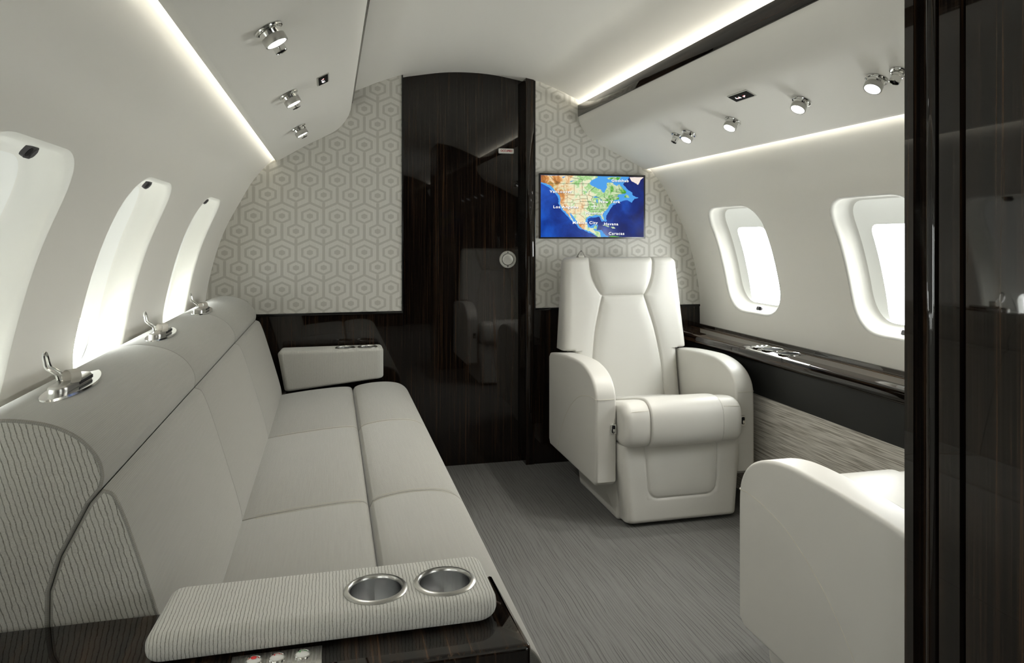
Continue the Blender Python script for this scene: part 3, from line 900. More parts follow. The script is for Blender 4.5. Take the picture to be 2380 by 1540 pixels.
for isl in ([(1795, 602), (1840, 540), (1890, 570), (1912, 612), (1850, 606)],
            [(1440, 210), (1540, 188), (1740, 190), (1700, 240), (1620, 262), (1560, 230), (1490, 240)], [(1480, 1410), (1545, 1385), (1700, 1402), (1760, 1411)],
            [(1340, 1172), (1400, 1160), (1500, 1200), (1470, 1210), (1400, 1180)], [(1520, 1205), (1580, 1200), (1620, 1235), (1560, 1240)]):
    poly_mesh(bm, jitter(isl, 4), 0.0004)
obj('map_land', bm, m_land(), scr)
bm = BM(); poly_mesh(bm, jitter([(1908, 194), (1970, 192), (2206, 194), (2150, 240), (2090, 345), (2030, 312), (1955, 272)], 5), 0.0004); obj('map_island', bm, m_flat('map_ice', (0.95, 0.82, 0.74)), scr)
LAKE = m_flat('map_lake_blue', (0.06, 0.33, 0.80))
for lk_ in ([(1150, 600), (1210, 580), (1290, 600), (1230, 615)], [(1225, 650), (1255, 640), (1260, 720), (1235, 715)], [(1290, 610), (1340, 660), (1370, 690), (1320, 665)], [(690, 280), (790, 255), (720, 295)], [(540, 190), (620, 172), (560, 215)], [(1000, 460), (1045, 520), (1020, 500)]):
    bm = BM(); poly_mesh(bm, lk_, 0.0006); obj('map_lake', bm, LAKE, scr)
def line(bm, pts, wpx, lift):
    for a, b in zip(pts, pts[1:]):
        dx, dy = b[0]-a[0], b[1]-a[1]; L = math.hypot(dx, dy) or 1; nx, ny = -dy/L*wpx/2, dx/L*wpx/2
        bm.faces.new([bm.verts.new(mp(*q, lift)) for q in ((a[0]+nx, a[1]+ny), (b[0]+nx, b[1]+ny), (b[0]-nx, b[1]-ny), (a[0]-nx, a[1]-ny))])
b1, b2 = BM(), BM()
for pl in ([(290, 160), (340, 220), (430, 290), (500, 310)], [(640, 165), (780, 215), (940, 235), (945, 555)], [(230, 320), (1090, 326)], [(1200, 395), (1082, 490), (1078, 560)], [(1388, 515), (1390, 600), (1440, 640), (1510, 640)],
           [(1078, 560), (1160, 590), (1125, 640), (1150, 700), (1230, 715)], [(1690, 345), (1700, 440), (1640, 440), (1640, 500), (1700, 510), (1840, 515)], [(1220, 580), (1300, 620), (1340, 665)], [(1500, 650), (1570, 600), (1690, 575)],
           [(1038, 570), (1060, 690), (1060, 760), (1090, 850), (1100, 900)], [(1050, 690), (1130, 690)], [(1060, 755), (1200, 750)], [(1100, 850), (1460, 840)], [(1230, 730), (1230, 790), (1180, 850)], [(1280, 730), (1285, 800)], [(1350, 740), (1370, 800)], [(950, 765), (1060, 762)],
           [(950, 828), (1090, 830)], [(1160, 870), (1165, 960)], [(1220, 860), (1235, 960)], [(1290, 860), (1310, 955)], [(1320, 850), (1400, 890)], [(900, 690), (1050, 690)], [(905, 630), (1045, 632)]):
    line(b1, pl, 7, 0.0008)
for pl in ([(540, 558), (1080, 560)], [(575, 330), (580, 440), (640, 540), (780, 555)], [(780, 325), (780, 555)], [(510, 712), (760, 712), (760, 640)], [(640, 560), (640, 712)], [(520, 640), (640, 632)], [(575, 715), (600, 800), (680, 880)], [(700, 715), (700, 880)],
           [(640, 600), (760, 660), (900, 645)], [(895, 565), (900, 720)], [(760, 730), (940, 735), (940, 830)], [(800, 735), (800, 945)], [(920, 830), (915, 940), (790, 945), (690, 920)], [(880, 945), (960, 1000), (1020, 1070)], [(980, 830), (980, 880)]):
    line(b2, pl, 6, 0.0008)
obj('map_borders', b1, m_flat('map_line_green', (0.012, 0.05, 0.012)), scr); obj('map_state_lines', b2, m_flat('map_line_brown', (0.28, 0.12, 0.03)), scr)
MW = m_flat('map_white', (1, 1, 1), 0.55); MD = m_flat('map_dark', (0.03, 0.03, 0.05))
for body, px, py in (('Godthab', 1715, 265), ('Vancouver', 515, 490), ('New York', 1498, 695), ('Los Angeles', 612, 803), ('Houston', 1185, 925), ('Mexico City', 1000, 1122), ('Havana', 1528, 1148), ('Caracas', 1640, 1342)):
    bm, bs = BM(), BM()
    x, y, z = mp(px, py, 0.0016); text_mesh(bm, body, 0.0180, MXZ(x, y, z) @ Matrix.Diagonal((1.22, 1, 1, 1)), 0.00022, spacing=1.16)
    x, y, z = mp(px+5, py+6, 0.0012); text_mesh(bs, body, 0.0180, MXZ(x, y, z) @ Matrix.Diagonal((1.22, 1, 1, 1)), 0.00065, spacing=1.16)
    multi('map_label', [(bm, MW), (bs, MD)], scr)
bm = BM()
for pl in ([(1185, 740), (1185, 835)],): line(bm, pl, 14, 0.0014)
line(bm, [(1125, 800), (1185, 775)], 14, 0.0014); line(bm, [(1245, 800), (1185, 775)], 14, 0.0014); line(bm, [(1165, 835), (1205, 835)], 10, 0.0014)
obj('aircraft_marker', bm, m_flat('marker_white', (0.9, 0.9, 0.95)), scr)

# ------------------------------------------------------------------ right side ledge
lg = thing('side_ledge', 'long dark gloss wood side ledge below the right windows', 'side ledge', (1.07, 2.1, 0.57))
lp = round_poly([(0.988, 0.578), (1.055, 0.566), (1.152, 0.566), (1.152, 0.640), (1.140, 0.640), (1.128, 0.628), (1.030, 0.6265), (0.992, 0.618)], [0.02, 0.004, 0, 0.002, 0.004, 0.006, 0.01, 0.014], 5)
bm = BM(); prism(bm, lp, 'Y', 0.925, D-0.006, 0.0); obj('ledge_top', bm, WOODY, lg, 35)
bm = BM(); box(bm, 1.100, 1.1035, 0.925, D-0.007, 0.6265, 0.6288); obj('inlay_line', bm, m_plain('inlay_brown', (0.10, 0.052, 0.02), 0.15), lg, label='brown inlay line')
for yy in (2.545, 2.437):
    bm = BM(); lathe(bm, [(0.0385, 0.0003), (0.039, 0.0022), (0.0405, 0.0030), (0.042, 0.0022), (0.0425, 0.0)], (1.052, yy, 0.6268), (0, 0, 1), 48)
    ch = obj('cup_holder', bm, CHROME, lg)
    bm = BM(); lathe(bm, [(0.0, 0.0010), (0.0388, 0.0010)], (1.052, yy, 0.6268), (0, 0, 1), 48); obj('cup_dark_disc', bm, SIGNBLK, ch)  # flat disc, near-black colour in place of the shaded hollow
bm = BM(); box(bm, 1.012, 1.088, 2.600, 2.632, 0.6260, 0.6295, 0.001); sp = obj('switch_panel', bm, STEEL, lg)
for k in range(3):
    bm = BM(); lathe(bm, [(0.0095, 0.0), (0.0095, 0.002), (0.006, 0.0045), (0.0, 0.005)], (1.028+k*0.022, 2.616, 0.6293), (0, 0, 1), 24); obj('button', bm, CHROME, sp)
def taper_strip(ya, yb, w0, w1):
    """flush bright metal strip on the ledge nose, narrowing from w0 to w1"""
    bm = BM(); secs = []
    for k in range(13):
        t = k/12; y = ya+(yb-ya)*t; w_ = w0+(w1-w0)*t
        secs.append([bm.verts.new(p) for p in ((0.9908, y, 0.6195-w_*0.3), (0.9915-0.0012, y, 0.6200), (0.9935+w_*0.4, y, 0.6215+w_*0.10), (0.9965+w_, y, 0.6225+w_*0.06), (0.9965+w_, y, 0.6185), (0.9930, y, 0.6150))])
    for A, B in zip(secs, secs[1:]):
        for k in range(6): bm.faces.new((A[k], A[(k+1) % 6], B[(k+1) % 6], B[k]))
    bm.faces.new(secs[0]); bm.faces.new(secs[-1])
    return bm
obj('finger_pull', taper_strip(2.640, 2.400, 0.0003, 0.0022), LAMPM, lg)
obj('finger_pull', taper_strip(2.394, 2.235, 0.0022, 0.0003), LAMPM, lg)
for yy in (2.3962, 2.690):
    bm = BM(); prism(bm, offs(lp, -0.0004), 'Y', yy, yy+0.0014, 0.0); obj('lid_joint', bm, BLACK, lg)

# ------------------------------------------------------------------ leather armchairs (built facing -Y)
def pd(p, pl):
    """distance from p to a polyline"""
    best = 9e9
    for a, b in zip(pl, pl[1:]):
        ax, ay = a; bx, by = b; dx, dy = bx-ax, by-ay; L = dx*dx+dy*dy
        t = max(0, min(1, ((p[0]-ax)*dx+(p[1]-ay)*dy)/L)) if L > 0 else 0
        d = (p[0]-ax-t*dx)**2+(p[1]-ay-t*dy)**2
        if d < best: best = d
    return math.sqrt(best)
def mirror_pl(pl): return [(-x, z) for x, z in pl]

ARM = [(-0.300, 0.40), (-0.298, 0.46), (-0.288, 0.497), (-0.262, 0.530), (-0.222, 0.554), (-0.165, 0.571), (-0.09, 0.579), (0.02, 0.577), (0.15, 0.569), (0.250, 0.558)]
def make_chair(loc, label):
    t = thing('armchair', label, 'armchair', loc)
    O = Vector(loc)
    def add(name, bm, mat, par=None, angle=38, lab=None):
        bmesh.ops.translate(bm, verts=bm.verts, vec=O); return obj(name, bm, mat, par or t, angle, label=lab)
    # arms
    poly = spline(ARM, 5)+[(0.290, 0.552), (0.307, 0.535), (0.307, 0.165), (0.290, 0.142), (-0.275, 0.142), (-0.300, 0.160)]
    for s in (-1, 1):
        bm = BM(); a, b = sorted((s*0.247, s*0.329)); prism(bm, poly, 'X', a, b, 0.011, 0.011, 5)
        arm = add('armrest', bm, LEATHER)
        arc = spline([(-0.289, 0.4665), (-0.25, 0.468), (-0.19, 0.460), (-0.11, 0.440), (-0.03, 0.398), (0.04, 0.345), (0.11, 0.268), (0.15, 0.20), (0.172, 0.150)], 5)
        bm = BM(); tube(bm, [(s*0.3290, y, z) for y, z in arc], 0.0013, 6)
        tube(bm, [(s*0.258, -0.3003, 0.466), (s*0.318, -0.3003, 0.466), (s*0.3258, -0.2968, 0.466), (s*0.3290, -0.289, 0.4665)], 0.0012, 6)
        add('seam', bm, SEAM, arm)
        # belt latch on the front of the arm
        b1, b2, b3 = BM(), BM(), BM(); cx = 0.275 if s > 0 else -0.262
        prism(b1, round_poly([(cx-0.011, 0.336), (cx+0.011, 0.336), (cx+0.011, 0.376), (cx-0.011, 0.376)], 0.006), 'Y', -0.306, -0.2995, 0.0015, 0.0)
        prism(b2, round_poly([(cx-0.0065, 0.342), (cx+0.0065, 0.342), (cx+0.0065, 0.370), (cx-0.0065, 0.370)], 0.004), 'Y', -0.3068, -0.3055, 0.0)
        box(b3, cx-0.004, cx+0.004, -0.3105, -0.3065, 0.345, 0.358, 0.001)
        for b in (b1, b2, b3): bmesh.ops.translate(b, verts=b.verts, vec=O)
        multi('belt_latch', [(b1, CHROME), (b2, LATCHD), (b3, CHROME)], arm)
    # seat cushion in three panels
    cus = spline([(-0.335, 0.292), (-0.368, 0.300), (-0.386, 0.328), (-0.391, 0.375), (-0.383, 0.425), (-0.358, 0.455), (-0.315, 0.466), (-0.24, 0.455), (-0.10, 0.421), (0.05, 0.390), (0.17, 0.368)], 5)+[(0.17, 0.30)]
    bm = BM(); prism(bm, cus, 'X', -0.1455, 0.1455, 0.007, 0.007, 4); add('seat_cushion', bm, LEATHER)
    cus2 = spline([(-0.330, 0.294), (-0.360, 0.302), (-0.378, 0.328), (-0.383, 0.375), (-0.376, 0.422), (-0.352, 0.449), (-0.315, 0.458), (-0.24, 0.447), (-0.10, 0.413), (0.05, 0.383), (0.17, 0.362)], 5)+[(0.17, 0.30)]
    for s in (-1, 1):
        bm = BM(); a, b = sorted((s*0.1458, s*(0.2455 if s < 0 else 0.2345)))
        prism(bm, cus2, 'X', a, b, 0.006 if s > 0 else 0.030, 0.030 if s > 0 else 0.006, 6); add('seat_bolster', bm, LEATHER)
        bm = BM(); tube(bm, [(s*0.152, -0.3745, 0.4345), (s*0.19, -0.3745, 0.4335), (s*0.222, -0.370, 0.430)], 0.0011, 6); add('seam', bm, SEAM)
    # backrest: one padded slab, split along its seams into side wings, headrest and back panel
    hs = spline([(0.152, 0.985), (0.151, 0.94), (0.142, 0.89), (0.122, 0.84), (0.100, 0.807)], 4)
    cs_ = spline([(0.100, 0.807), (0.118, 0.745), (0.140, 0.66), (0.156, 0.57), (0.164, 0.48), (0.166, 0.34)], 4)
    seams = [hs, mirror_pl(hs), cs_, mirror_pl(cs_), [(-0.100, 0.807), (0.100, 0.807)]]
    zb, zt = 0.345, 0.977
    def halfw(z):
        if z < 0.5699: return 0.2445
        h = 0.293-0.022*(z-0.57)/0.40; e = zt-z; r_ = 0.030
        if e < r_: h -= (r_-math.sqrt(max(0, r_*r_-(r_-e)**2)))*0.85
        return h
    def yf(z): return 0.150+0.100*(min(1, max(0, (z-0.345)/0.60)))**0.85
    def edge(n_, r_, tot):   # nonuniform parameter, denser at both ends
        return [0.5-0.5*math.cos(math.pi*i/n_)*1.0 for i in range(n_+1)]
    zs = sorted(set([zb+(zt-zb)*i/76 for i in range(77)]+[zt-0.002, zt-0.005, zt-0.009, zt-0.014, zt-0.021, 0.807, 0.8040, 0.8100, 0.8005, 0.8135, 0.5695, 0.5702, 0.573, 0.577]))
    xs = [-0.5+i/50 for i in range(51)]+[q*(0.5+0.36*k/22) for q in (-1, 1) for k in range(1, 23)]+[-0.485, 0.485, -0.493, 0.493, -0.506, 0.506, -0.512, 0.512]; xs = sorted(set(xs+[q*v for q in (-1, 1) for v in (0.875, 0.89, 0.905, 0.92, 0.935, 0.95, 0.965, 0.977, 0.987, 0.995, 1.0)]))
    def region(x, z):
        ax = abs(x)
        if z > 0.807:
            for a, b in zip(hs, hs[1:]):
                if b[1] <= z <= a[1]: return 'head' if ax < b[0]+(a[0]-b[0])*(z-b[1])/max(1e-6, a[1]-b[1]) else 'wing'
            return 'wing'
        for a, b in zip(cs_, cs_[1:]):
            if b[1] <= z <= a[1]: return 'panel' if ax < b[0]+(a[0]-b[0])*(z-b[1])/max(1e-6, a[1]-b[1]) else 'wing'
        return 'wing'
    def seam_x(z):
        for pl in (hs, cs_):
            for a, b in zip(pl, pl[1:]):
                if b[1] <= z <= a[1]: return b[0]+(a[0]-b[0])*(z-b[1])/max(1e-6, a[1]-b[1])
        return 0.152 if z > 0.9 else 0.166
    def colx(t_, z):
        a_ = abs(t_); sx = seam_x(z)
        if a_ < 0.5: q_ = a_/0.5*sx
        elif a_ < 0.86: q_ = sx+(a_-0.5)/0.36*(0.235-sx)
        else: q_ = 0.235+(a_-0.86)/0.14*(halfw(z)-0.235)
        return math.copysign(q_, t_)
    def ysurf(x, z):
        hw = halfw(z); rad = 0.034
        y = yf(z)
        e = hw-abs(x)
        if e < rad: y += rad-math.sqrt(max(0, rad*rad-(rad-e)**2))
        et = zt-z
        if et < 0.03: y += 0.03-math.sqrt(max(0, 0.03**2-(0.03-et)**2))
        if z > 0.57 and z-0.57 < 0.012 and abs(x) > 0.2445: y += 0.012-math.sqrt(max(0, 0.012**2-(0.012-(z-0.57))**2))
        d = min(pd((x, z), s_) for s_ in seams)
        y += 0.0075*math.exp(-(d/0.0050)**2)-0.008*(1-math.exp(-(d/0.030)**2))
        if z > 0.807 and region(x, z) == 'head':       # headrest cushion stands proud
            q = min(1.0, d/0.02); y -= 0.010*q*math.sin(math.pi*min(1, max(0, (0.985-z)/0.178)))
        return y
    B = {'head': BM(), 'panel': BM(), 'wing': BM()}
    VV = {k: {} for k in B}
    def vert(k, i, j):
        d = VV[k]
        if (i, j) not in d:
            z = zs[j]; x = colx(xs[i], z)
            d[(i, j)] = B[k].verts.new((x, ysurf(x, z), z))
        return d[(i, j)]
    nx, nz = len(xs), len(zs)
    for j in range(nz-1):
        for i in range(nx-1):
            zm = (zs[j]+zs[j+1])/2; tm = abs(xs[i]+xs[i+1])/2; k = 'wing' if tm > 0.5 else ('head' if zm > 0.807 else 'panel')
            B[k].faces.new((vert(k, i, j), vert(k, i+1, j), vert(k, i+1, j+1), vert(k, i, j+1)))
    wb = B['wing']; YBk = 0.318
    rim = [(i, 0) for i in range(nx)]+[(nx-1, j) for j in range(1, nz)]+[(i, nz-1) for i in range(nx-2, -1, -1)]+[(0, j) for j in range(nz-2, 0, -1)]
    fr_, b1_, b2_ = [], [], []
    for (i, j) in rim:
        z = zs[j]; x = colx(xs[i], z); y0 = ysurf(x, z)
        fr_.append(wb.verts.new((x, y0, z)))
        b1_.append(wb.verts.new((x, max(y0+0.002, YBk-0.018), z)))
        b2_.append(wb.verts.new((x*0.955, YBk, zb+(z-zb)*0.985)))
    n_ = len(rim)
    for k in range(n_):
        q = (k+1) % n_
        wb.faces.new((fr_[k], fr_[q], b1_[q], b1_[k])); wb.faces.new((b1_[k], b1_[q], b2_[q], b2_[k]))
    wb.faces.new(b2_)
    bmesh.ops.remove_doubles(wb, verts=wb.verts, dist=0.00012)
    bk = add('backrest', wb, LEATHER, None, 50)
    add('headrest', B['head'], LEATHER, None, 60); add('back_panel', B['panel'], LEATHER, None, 60)
    # belt guide on the top edge
    bm = BM(); tube(bm, [(-0.205, 0.285, 0.972), (-0.200, 0.285, 0.982), (-0.190, 0.283, 1.000), (-0.183, 0.282, 1.006), (-0.176, 0.283, 1.000), (-0.166, 0.285, 0.982), (-0.161, 0.285, 0.972)], 0.0024, 8)
    bg_ = add('belt_guide', bm, CHROME)
    bm = BM(); box(bm, -0.197, -0.169, 0.276, 0.292, 0.975, 0.986, 0.002); add('webbing', bm, STRAP, bg_)
    # leg rest / front of the base with its stitched U panel
    U = [(-0.150, 0.300), (-0.147, 0.22), (-0.140, 0.15)]+[(-0.100+0.040*math.cos(a), 0.140+0.040*math.sin(a)) for a in [math.pi+math.pi/2*k/6 for k in range(7)]]
    U += [(0.098+0.040*math.cos(a), 0.140+0.040*math.sin(a)) for a in [1.5*math.pi+math.pi/2*k/6 for k in range(7)]]+[(0.140, 0.15), (0.146, 0.22), (0.148, 0.300)]
    bm = BM(); z0_, z1_ = 0.012, 0.300
    xs2 = sorted(set([-1+2*i/130 for i in range(131)]+[-0.99, 0.99, -0.97, 0.97])); zs2 = sorted(set([z0_+(z1_-z0_)*i/96 for i in range(97)]+[z0_+0.002, z0_+0.008]))
    def hw2(z): return 0.222+0.022*min(1, (z-z0_)/0.22)
    G = {}
    for j, z in enumerate(zs2):
        for i, xx in enumerate(xs2):
            x = xx*hw2(z); y = -0.350+0.012*(z-z0_)/0.29
            e = hw2(z)-abs(x)
            if e < 0.028: y += 0.028-math.sqrt(max(0, 0.028**2-(0.028-e)**2))
            if z-z0_ < 0.016: y += 0.016-math.sqrt(max(0, 0.016**2-(0.016-(z-z0_))**2))
            d = pd((x, z), U); y += 0.0050*math.exp(-(d/0.0042)**2)
            ins = abs(x) < 0.145 and z > 0.10
            y -= 0.004*(1-math.exp(-(d/0.02)**2))*(1 if ins else 0.3)
            G[(i, j)] = bm.verts.new((x, y, z))
    for j in range(len(zs2)-1):
        for i in range(len(xs2)-1): bm.faces.new((G[(i, j)], G[(i+1, j)], G[(i+1, j+1)], G[(i, j+1)]))
    rim = [(i, 0) for i in range(len(xs2))]+[(len(xs2)-1, j) for j in range(1, len(zs2))]+[(i, len(zs2)-1) for i in range(len(xs2)-2, -1, -1)]+[(0, j) for j in range(len(zs2)-2, 0, -1)]
    bk_ = [bm.verts.new((G[q].co.x, -0.268, G[q].co.z)) for q in rim]
    for k in range(len(rim)):
        q = (k+1) % len(rim); bm.faces.new((G[rim[k]], G[rim[q]], bk_[q], bk_[k]))
    bm.faces.new(bk_)
    add('leg_rest', bm, LEATHER, None, 50)
    bm = BM(); prism(bm, round_poly([(-0.266, 0.0), (0.165, 0.0), (0.185, 0.05), (0.185, 0.285), (-0.266, 0.285)], [0.012, 0.02, 0.02, 0.01, 0.01]), 'X', -0.232, 0.232, 0.012, 0.012); add('pedestal', bm, LEATHER)
    return t
def dup(root, loc, rz, label):
    r_ = root.copy(); COL.objects.link(r_); r_.location = loc; r_.rotation_euler = (0, 0, rz); r_['label'] = label
    for c in list(root.children):
        d = c.copy(); COL.objects.link(d); d.parent = r_
        for g in list(c.children):
            e = g.copy(); COL.objects.link(e); e.parent = d
            for h in list(g.children):
                f = h.copy(); COL.objects.link(f); f.parent = e
    return r_
chair = make_chair((0.647, 2.85, 0.0), 'whole white leather armchair under the map screen, facing the camera')
chair2 = dup(chair, (0.647, 1.278, 0.0), math.pi, 'white leather armchair seen from its side, cut off by the dark partition')

# ------------------------------------------------------------------ sofa
SY0, SY1 = 1.085, 3.140
sofa = thing('sofa', 'long grey ribbed fabric sofa under the left windows', 'sofa', (-0.72, (SY0+SY1)/2, 0.0))
cutsY = [SY0, 1.765, 2.465, SY1]
back_s = spline([(-0.832, 0.40), (-0.829, 0.430), (-0.838, 0.475), (-0.862, 0.560), (-0.890, 0.655), (-0.905, 0.700), (-0.916, 0.724), (-0.930, 0.7315)], 5)+[(-0.946, 0.7125), (-0.980, 0.645), (-0.9935, 0.60), (-0.9955, 0.40)]
bol_s = [(-0.9965, 0.40), (-0.9945, 0.601), (-0.981, 0.6455), (-0.947, 0.7130)]+spline([(-0.931, 0.7328), (-0.9285, 0.752), (-0.936, 0.776), (-0.956, 0.801), (-0.985, 0.819), (-1.020, 0.829), (-1.060, 0.832), (-1.100, 0.822), (-1.122, 0.800), (-1.128, 0.77)], 5)+[(-1.125, 0.40)]
for k in range(3):
    a, b = cutsY[k]+(0.0 if k == 0 else 0.0006), cutsY[k+1]-(0.0 if k == 2 else 0.0006)
    ra = 0.0045 if k == 0 else 0.0025; rb = 0.007 if k == 2 else 0.0025
    bm = BM(); prism(bm, back_s, 'Y', a, b, ra, rb, 5, endplanar=True); o = obj('back_cushion', bm, [RIB, WEAVE], sofa, 50)
    bm = BM(); prism(bm, bol_s, 'Y', a, b, ra, rb, 5, endplanar=True); o2 = obj('top_bolster', bm, [RIB, WEAVE], sofa, 50)
rear_s = [(-0.862, 0.30), (-0.862, 0.405)]+spline([(-0.850, 0.420), (-0.80, 0.4285), (-0.72, 0.4375), (-0.63, 0.4445), (-0.575, 0.4455), (-0.553, 0.441), (-0.5455, 0.428)], 5)+[(-0.5455, 0.30)]
fr_s = [(-0.5435, 0.30), (-0.5435, 0.430)]+spline([(-0.537, 0.443), (-0.515, 0.4515), (-0.46, 0.459), (-0.40, 0.459), (-0.355, 0.450), (-0.326, 0.430), (-0.310, 0.400), (-0.304, 0.36), (-0.304, 0.30)], 5)
low_s = [(-0.5435, 0.299)]+[(-0.304, 0.299), (-0.306, 0.20), (-0.312, 0.04), (-0.5435, 0.04)]
for k in range(3):
    a, b = cutsY[k]+0.0005, cutsY[k+1]-0.0005
    bm = BM(); prism(bm, rear_s, 'Y', a, b, 0.0045, 0.0045 if k < 2 else 0.012, 4); obj('seat_cushion', bm, WEAVE, sofa, 50)
    bm = BM(); prism(bm, fr_s, 'Y', a, b, 0.0055, 0.0055 if k < 2 else 0.016, 4); obj('front_cushion', bm, WEAVE, sofa, 50)
bm = BM(); prism(bm, low_s, 'Y', SY0, SY1, 0.004); obj('skirt', bm, WEAVE, sofa, 50)
bm = BM(); box(bm, -1.02, -0.33, SY0+0.01, SY1-0.01, 0.0, 0.295); obj('base', bm, BLACK, sofa)
# stitched lines beside the cross seams
THREAD = m_plain('stitch_thread', (0.52, 0.50, 0.44), 0.8)
topc = spline([(-0.80, 0.4285), (-0.72, 0.4375), (-0.63, 0.4445), (-0.575, 0.4455), (-0.553, 0.441)], 6)
topf = spline([(-0.537, 0.443), (-0.515, 0.4515), (-0.46, 0.459), (-0.40, 0.459), (-0.355, 0.450), (-0.326, 0.430)], 6)
for yy in cutsY[1:3]:
    for off in (-0.009, 0.009):
        for pl in (topc, topf):
            bm = BM(); tube(bm, [(x, yy+off, z+0.0003) for x, z in pl], 0.0011, 5); obj('stitching', bm, THREAD, sofa)

# armrests of the sofa, with cup holders
def cup(parent, x, y, z, depth=0.060):
    b1, b2 = BM(), BM()
    lathe(b1, [(0.0345, -0.002), (0.0348, 0.0015), (0.0365, 0.0034), (0.040, 0.0030), (0.0425, 0.0008), (0.0428, -0.001)], (x, y, z), (0, 0, 1), 64)
    lathe(b2, [(0.0345, -0.001), (0.0338, -depth+0.006), (0.030, -depth), (0.0, -depth)], (x, y, z), (0, 0, 1), 64)
    return multi('cup_holder', [(b1, LAMPM), (b2, CUPM)], parent)
CUPS = (-0.574, -0.4805)
def armrest(ya, yb, ym, ztop, zbot, slant, label):
    pol = round_poly([(-0.850, ya), (-0.4155, ya), (-0.4155, yb), (-0.842, yb)], [0.020, 0.030, 0.020, 0.020], 6)
    bm = BM(); hs = [(x, ym, 0.0346) for x in CUPS]
    prism(bm, pol, 'Z', zbot, ztop, 0.012, 0.015, 6, holes1=hs, holes0=None if slant else hs)
    uv = uvl(bm)
    if slant:
        for v in bm.verts:
            f = (ztop-v.co.z)/(ztop-zbot)
            zb_here = 0.430+0.040*(v.co.x+0.85)/0.435
            v.co.z = ztop-f*(ztop-zb_here)
            if v.co.x < -0.75: v.co.x += 0.030*f
    for fc in bm.faces:
        for lp in fc.loops:
            c = lp.vert.co; lp[uv].uv = (c.x, c.y*0.7-c.z)
    pad = obj('armrest', bm, RIB, sofa, 55, label=label)
    for x in CUPS: cup(pad, x, ym, ztop, 0.062)
armrest(0.939, 1.080, 0.999, 0.596, 0.563, False, 'near armrest pad with two open cup holders')
armrest(3.145, 3.285, 3.210, 0.596, 0.43, True, 'far armrest against the bulkhead')

# wood consoles at both ends of the sofa
def console(y0, y1, ztop, label, holes):
    t = thing('end_console', label, 'console', (-0.75, (y0+y1)/2, 0.0))
    pol = round_poly([(-1.10, y0), (-0.388, y0), (-0.396, y1), (-1.10, y1)], [0, 0.008, 0.002, 0], 4)
    bm = BM(); prism(bm, pol, 'Z', 0.0, ztop, 0.0, 0.007, 4, holes1=holes)
    bd = obj('body', bm, [WOODY, WOODZ], t, 35)
    for p in bd.data.polygons: p.material_index = 1 if abs(p.normal.y) > 0.7 else 0
    return t
con = console(0.882, 1.079, 0.560, 'dark gloss wood console with button plate under the near armrest', [(x, 0.999, 0.0352) for x in CUPS])
console(3.150, D-0.008, 0.425, 'dark wood console between the far sofa armrest and the bulkhead', None)
# raised back edge of the near console beside the pad
cpn = thing('control_panel', 'brushed steel button plate set in the near wood console', 'control panel', (-0.695, 0.925, 0.560))
bm = BM(); box(bm, -0.748, -0.643, 0.895, 0.9405, 0.5605, 0.5622, 0.0006); obj('plate', bm, STEEL, cpn)
for k, (x, colr, nm) in enumerate(((-0.722, (0.75, 0.02, 0.02), 'red'), (-0.6955, (0.62, 0.03, 0.04), 'red'), (-0.666, (0.05, 0.42, 0.10), 'green'))):
    y = 0.9235
    bm = BM(); lathe(bm, [(0.0098, 0.0), (0.0098, 0.0018), (0.0088, 0.0024), (0.0080, 0.0015)], (x, y, 0.5621), (0, 0, 1), 32); b_ = obj('button', bm, CHROME, cpn)
    bm = BM(); lathe(bm, [(0.0082, 0.0012), (0.0065, 0.0030), (0.0035, 0.0042), (0.0, 0.0046)], (x, y, 0.5621), (0, 0, 1), 32); obj('button_cap', bm, WHITEPL, b_)
    bm = BM()
    def arcdab(r_, a0, a1, wd):
        n = 10
        for i in range(n):
            q = []
            for (aa, rr) in ((a0+(a1-a0)*i/n, r_), (a0+(a1-a0)*(i+1)/n, r_), (a0+(a1-a0)*(i+1)/n, r_-wd), (a0+(a1-a0)*i/n, r_-wd)):
                h = 0.0047*(1-(rr/0.0088)**2)+0.0009
                q.append(bm.verts.new((x+rr*math.cos(aa), y+rr*math.sin(aa), 0.5621+h)))
            bm.faces.new(q)
    arcdab(0.0066, 0.3 if k else 0.0, math.pi-0.3 if k else math.pi, 0.0018)
    arcdab(0.0036, 0.0, 2*math.pi if k == 0 else math.pi*1.2, 0.0036 if k == 0 else 0.0012)
    obj('button_symbol', bm, m_plain('symbol_%s' % nm, colr, 0.4), b_)

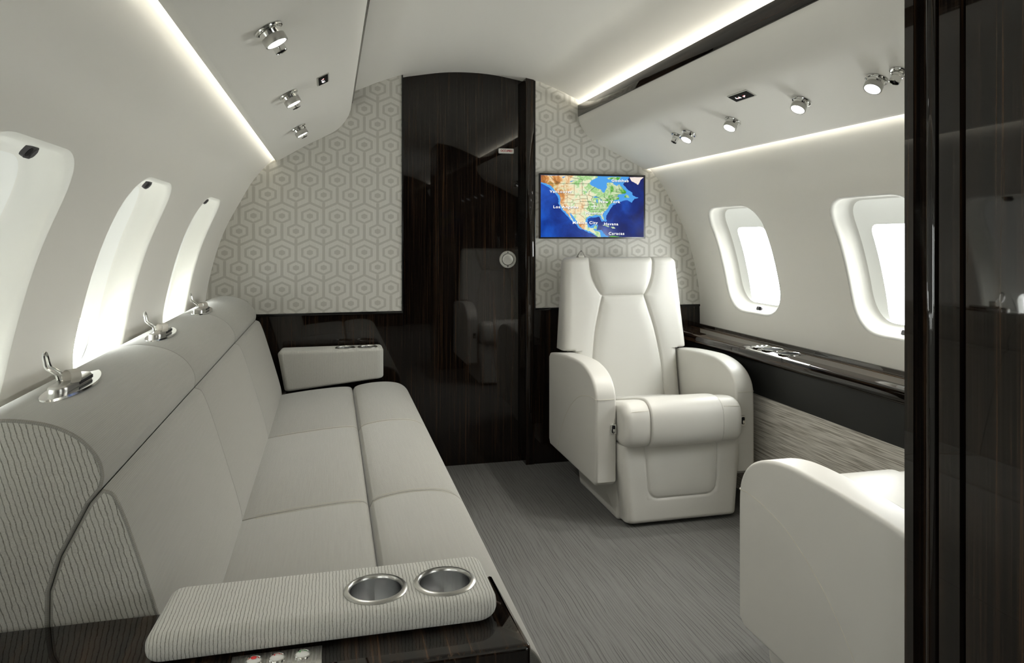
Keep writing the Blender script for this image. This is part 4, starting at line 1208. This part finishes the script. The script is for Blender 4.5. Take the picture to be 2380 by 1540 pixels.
# shoulder-harness fittings on the sofa top
def harness(y, label):
    t = thing('harness_fitting', label, 'belt fitting', (-1.035, y, 0.832), 'harness fittings on the sofa top')
    X, Z = -1.035, 0.8312
    bm = BM()
    n = 48; up, lo = [], []
    for i in range(n):
        a = 2*math.pi*i/n; ca, sa = math.cos(a), math.sin(a)
        yy = 0.128*sa; xx = 0.027*abs(ca)**(1.7 if sa > 0 else 1.1)*(1 if ca > 0 else -1)
        dz = -2.2*(xx)**2
        up.append(bm.verts.new((X+xx, y+yy, Z+0.0022+dz))); lo.append(bm.verts.new((X+xx*1.04, y+yy*1.02, Z-0.0012+dz)))
    c = bm.verts.new((X, y, Z+0.0028))
    for i in range(n):
        j = (i+1) % n; bm.faces.new((up[i], up[j], lo[j], lo[i])); bm.faces.new((c, up[i], up[j]))
    obj('base_plate', bm, CHROME, t)
    bm = BM(); prism(bm, round_poly([(X-0.014, y-0.085), (X+0.014, y-0.085), (X+0.014, y+0.055), (X-0.014, y+0.055)], 0.0139, 6), 'Z', Z+0.002, Z+0.013, 0.0, 0.005); obj('housing', bm, LAMPM, t)
    bm = BM(); box(bm, X+0.0115, X+0.0150, y-0.02, y+0.045, Z+0.004, Z+0.009); obj('slot', bm, LATCHD, t)
    # webbing loop
    bm = BM(); lp = [(0.0, -0.020, 0.012), (0.0, -0.026, 0.024), (0.0, -0.020, 0.037), (0.0, -0.004, 0.040), (0.0, 0.010, 0.034), (0.0, 0.012, 0.022), (0.0, 0.006, 0.012)]
    lp = spline(lp, 4)
    ax_ = Vector((0.62, 0.78, 0.0)); bx_ = Vector((0.78, -0.62, 0.0)); cc = Vector((X+0.006, y-0.036, Z))
    A = [bm.verts.new(cc-ax_*0.0085-bx_*(q[1]*0.58)+Vector((0, 0, 0.003+q[2]*0.72))) for q in lp]; B_ = [bm.verts.new(cc+ax_*0.0085-bx_*(q[1]*0.58)+Vector((0, 0, 0.003+q[2]*0.72))) for q in lp]
    for i in range(len(lp)-1): bm.faces.new((A[i], A[i+1], B_[i+1], B_[i]))
    bmesh.ops.solidify(bm, geom=bm.faces[:], thickness=0.0022)
    obj('webbing', bm, STRAP, t)
    # bent wire tongue
    bm = BM(); half = [(0.0095, -0.030, 0.014), (0.0100, -0.034, 0.024), (0.0100, -0.044, 0.031), (0.0090, -0.053, 0.037), (0.0080, -0.056, 0.046), (0.0070, -0.058, 0.054), (0.0035, -0.059, 0.0595)]
    pts = [(X+0.018+b*0.80, y-0.038+a, Z+c_*0.98) for a, b, c_ in half]+[(X+0.018+b*0.80, y-0.038-a, Z+c_*0.98) for a, b, c_ in reversed(half)]
    tube(bm, spline(pts, 4, True), 0.0022, 8, True); obj('tongue', bm, CHROME, t)
harness(1.315, 'nearest metal harness fitting on the sofa top')
harness(1.945, 'middle metal harness fitting on the sofa top')
harness(2.525, 'farthest metal harness fitting on the sofa top, by the wallpaper')
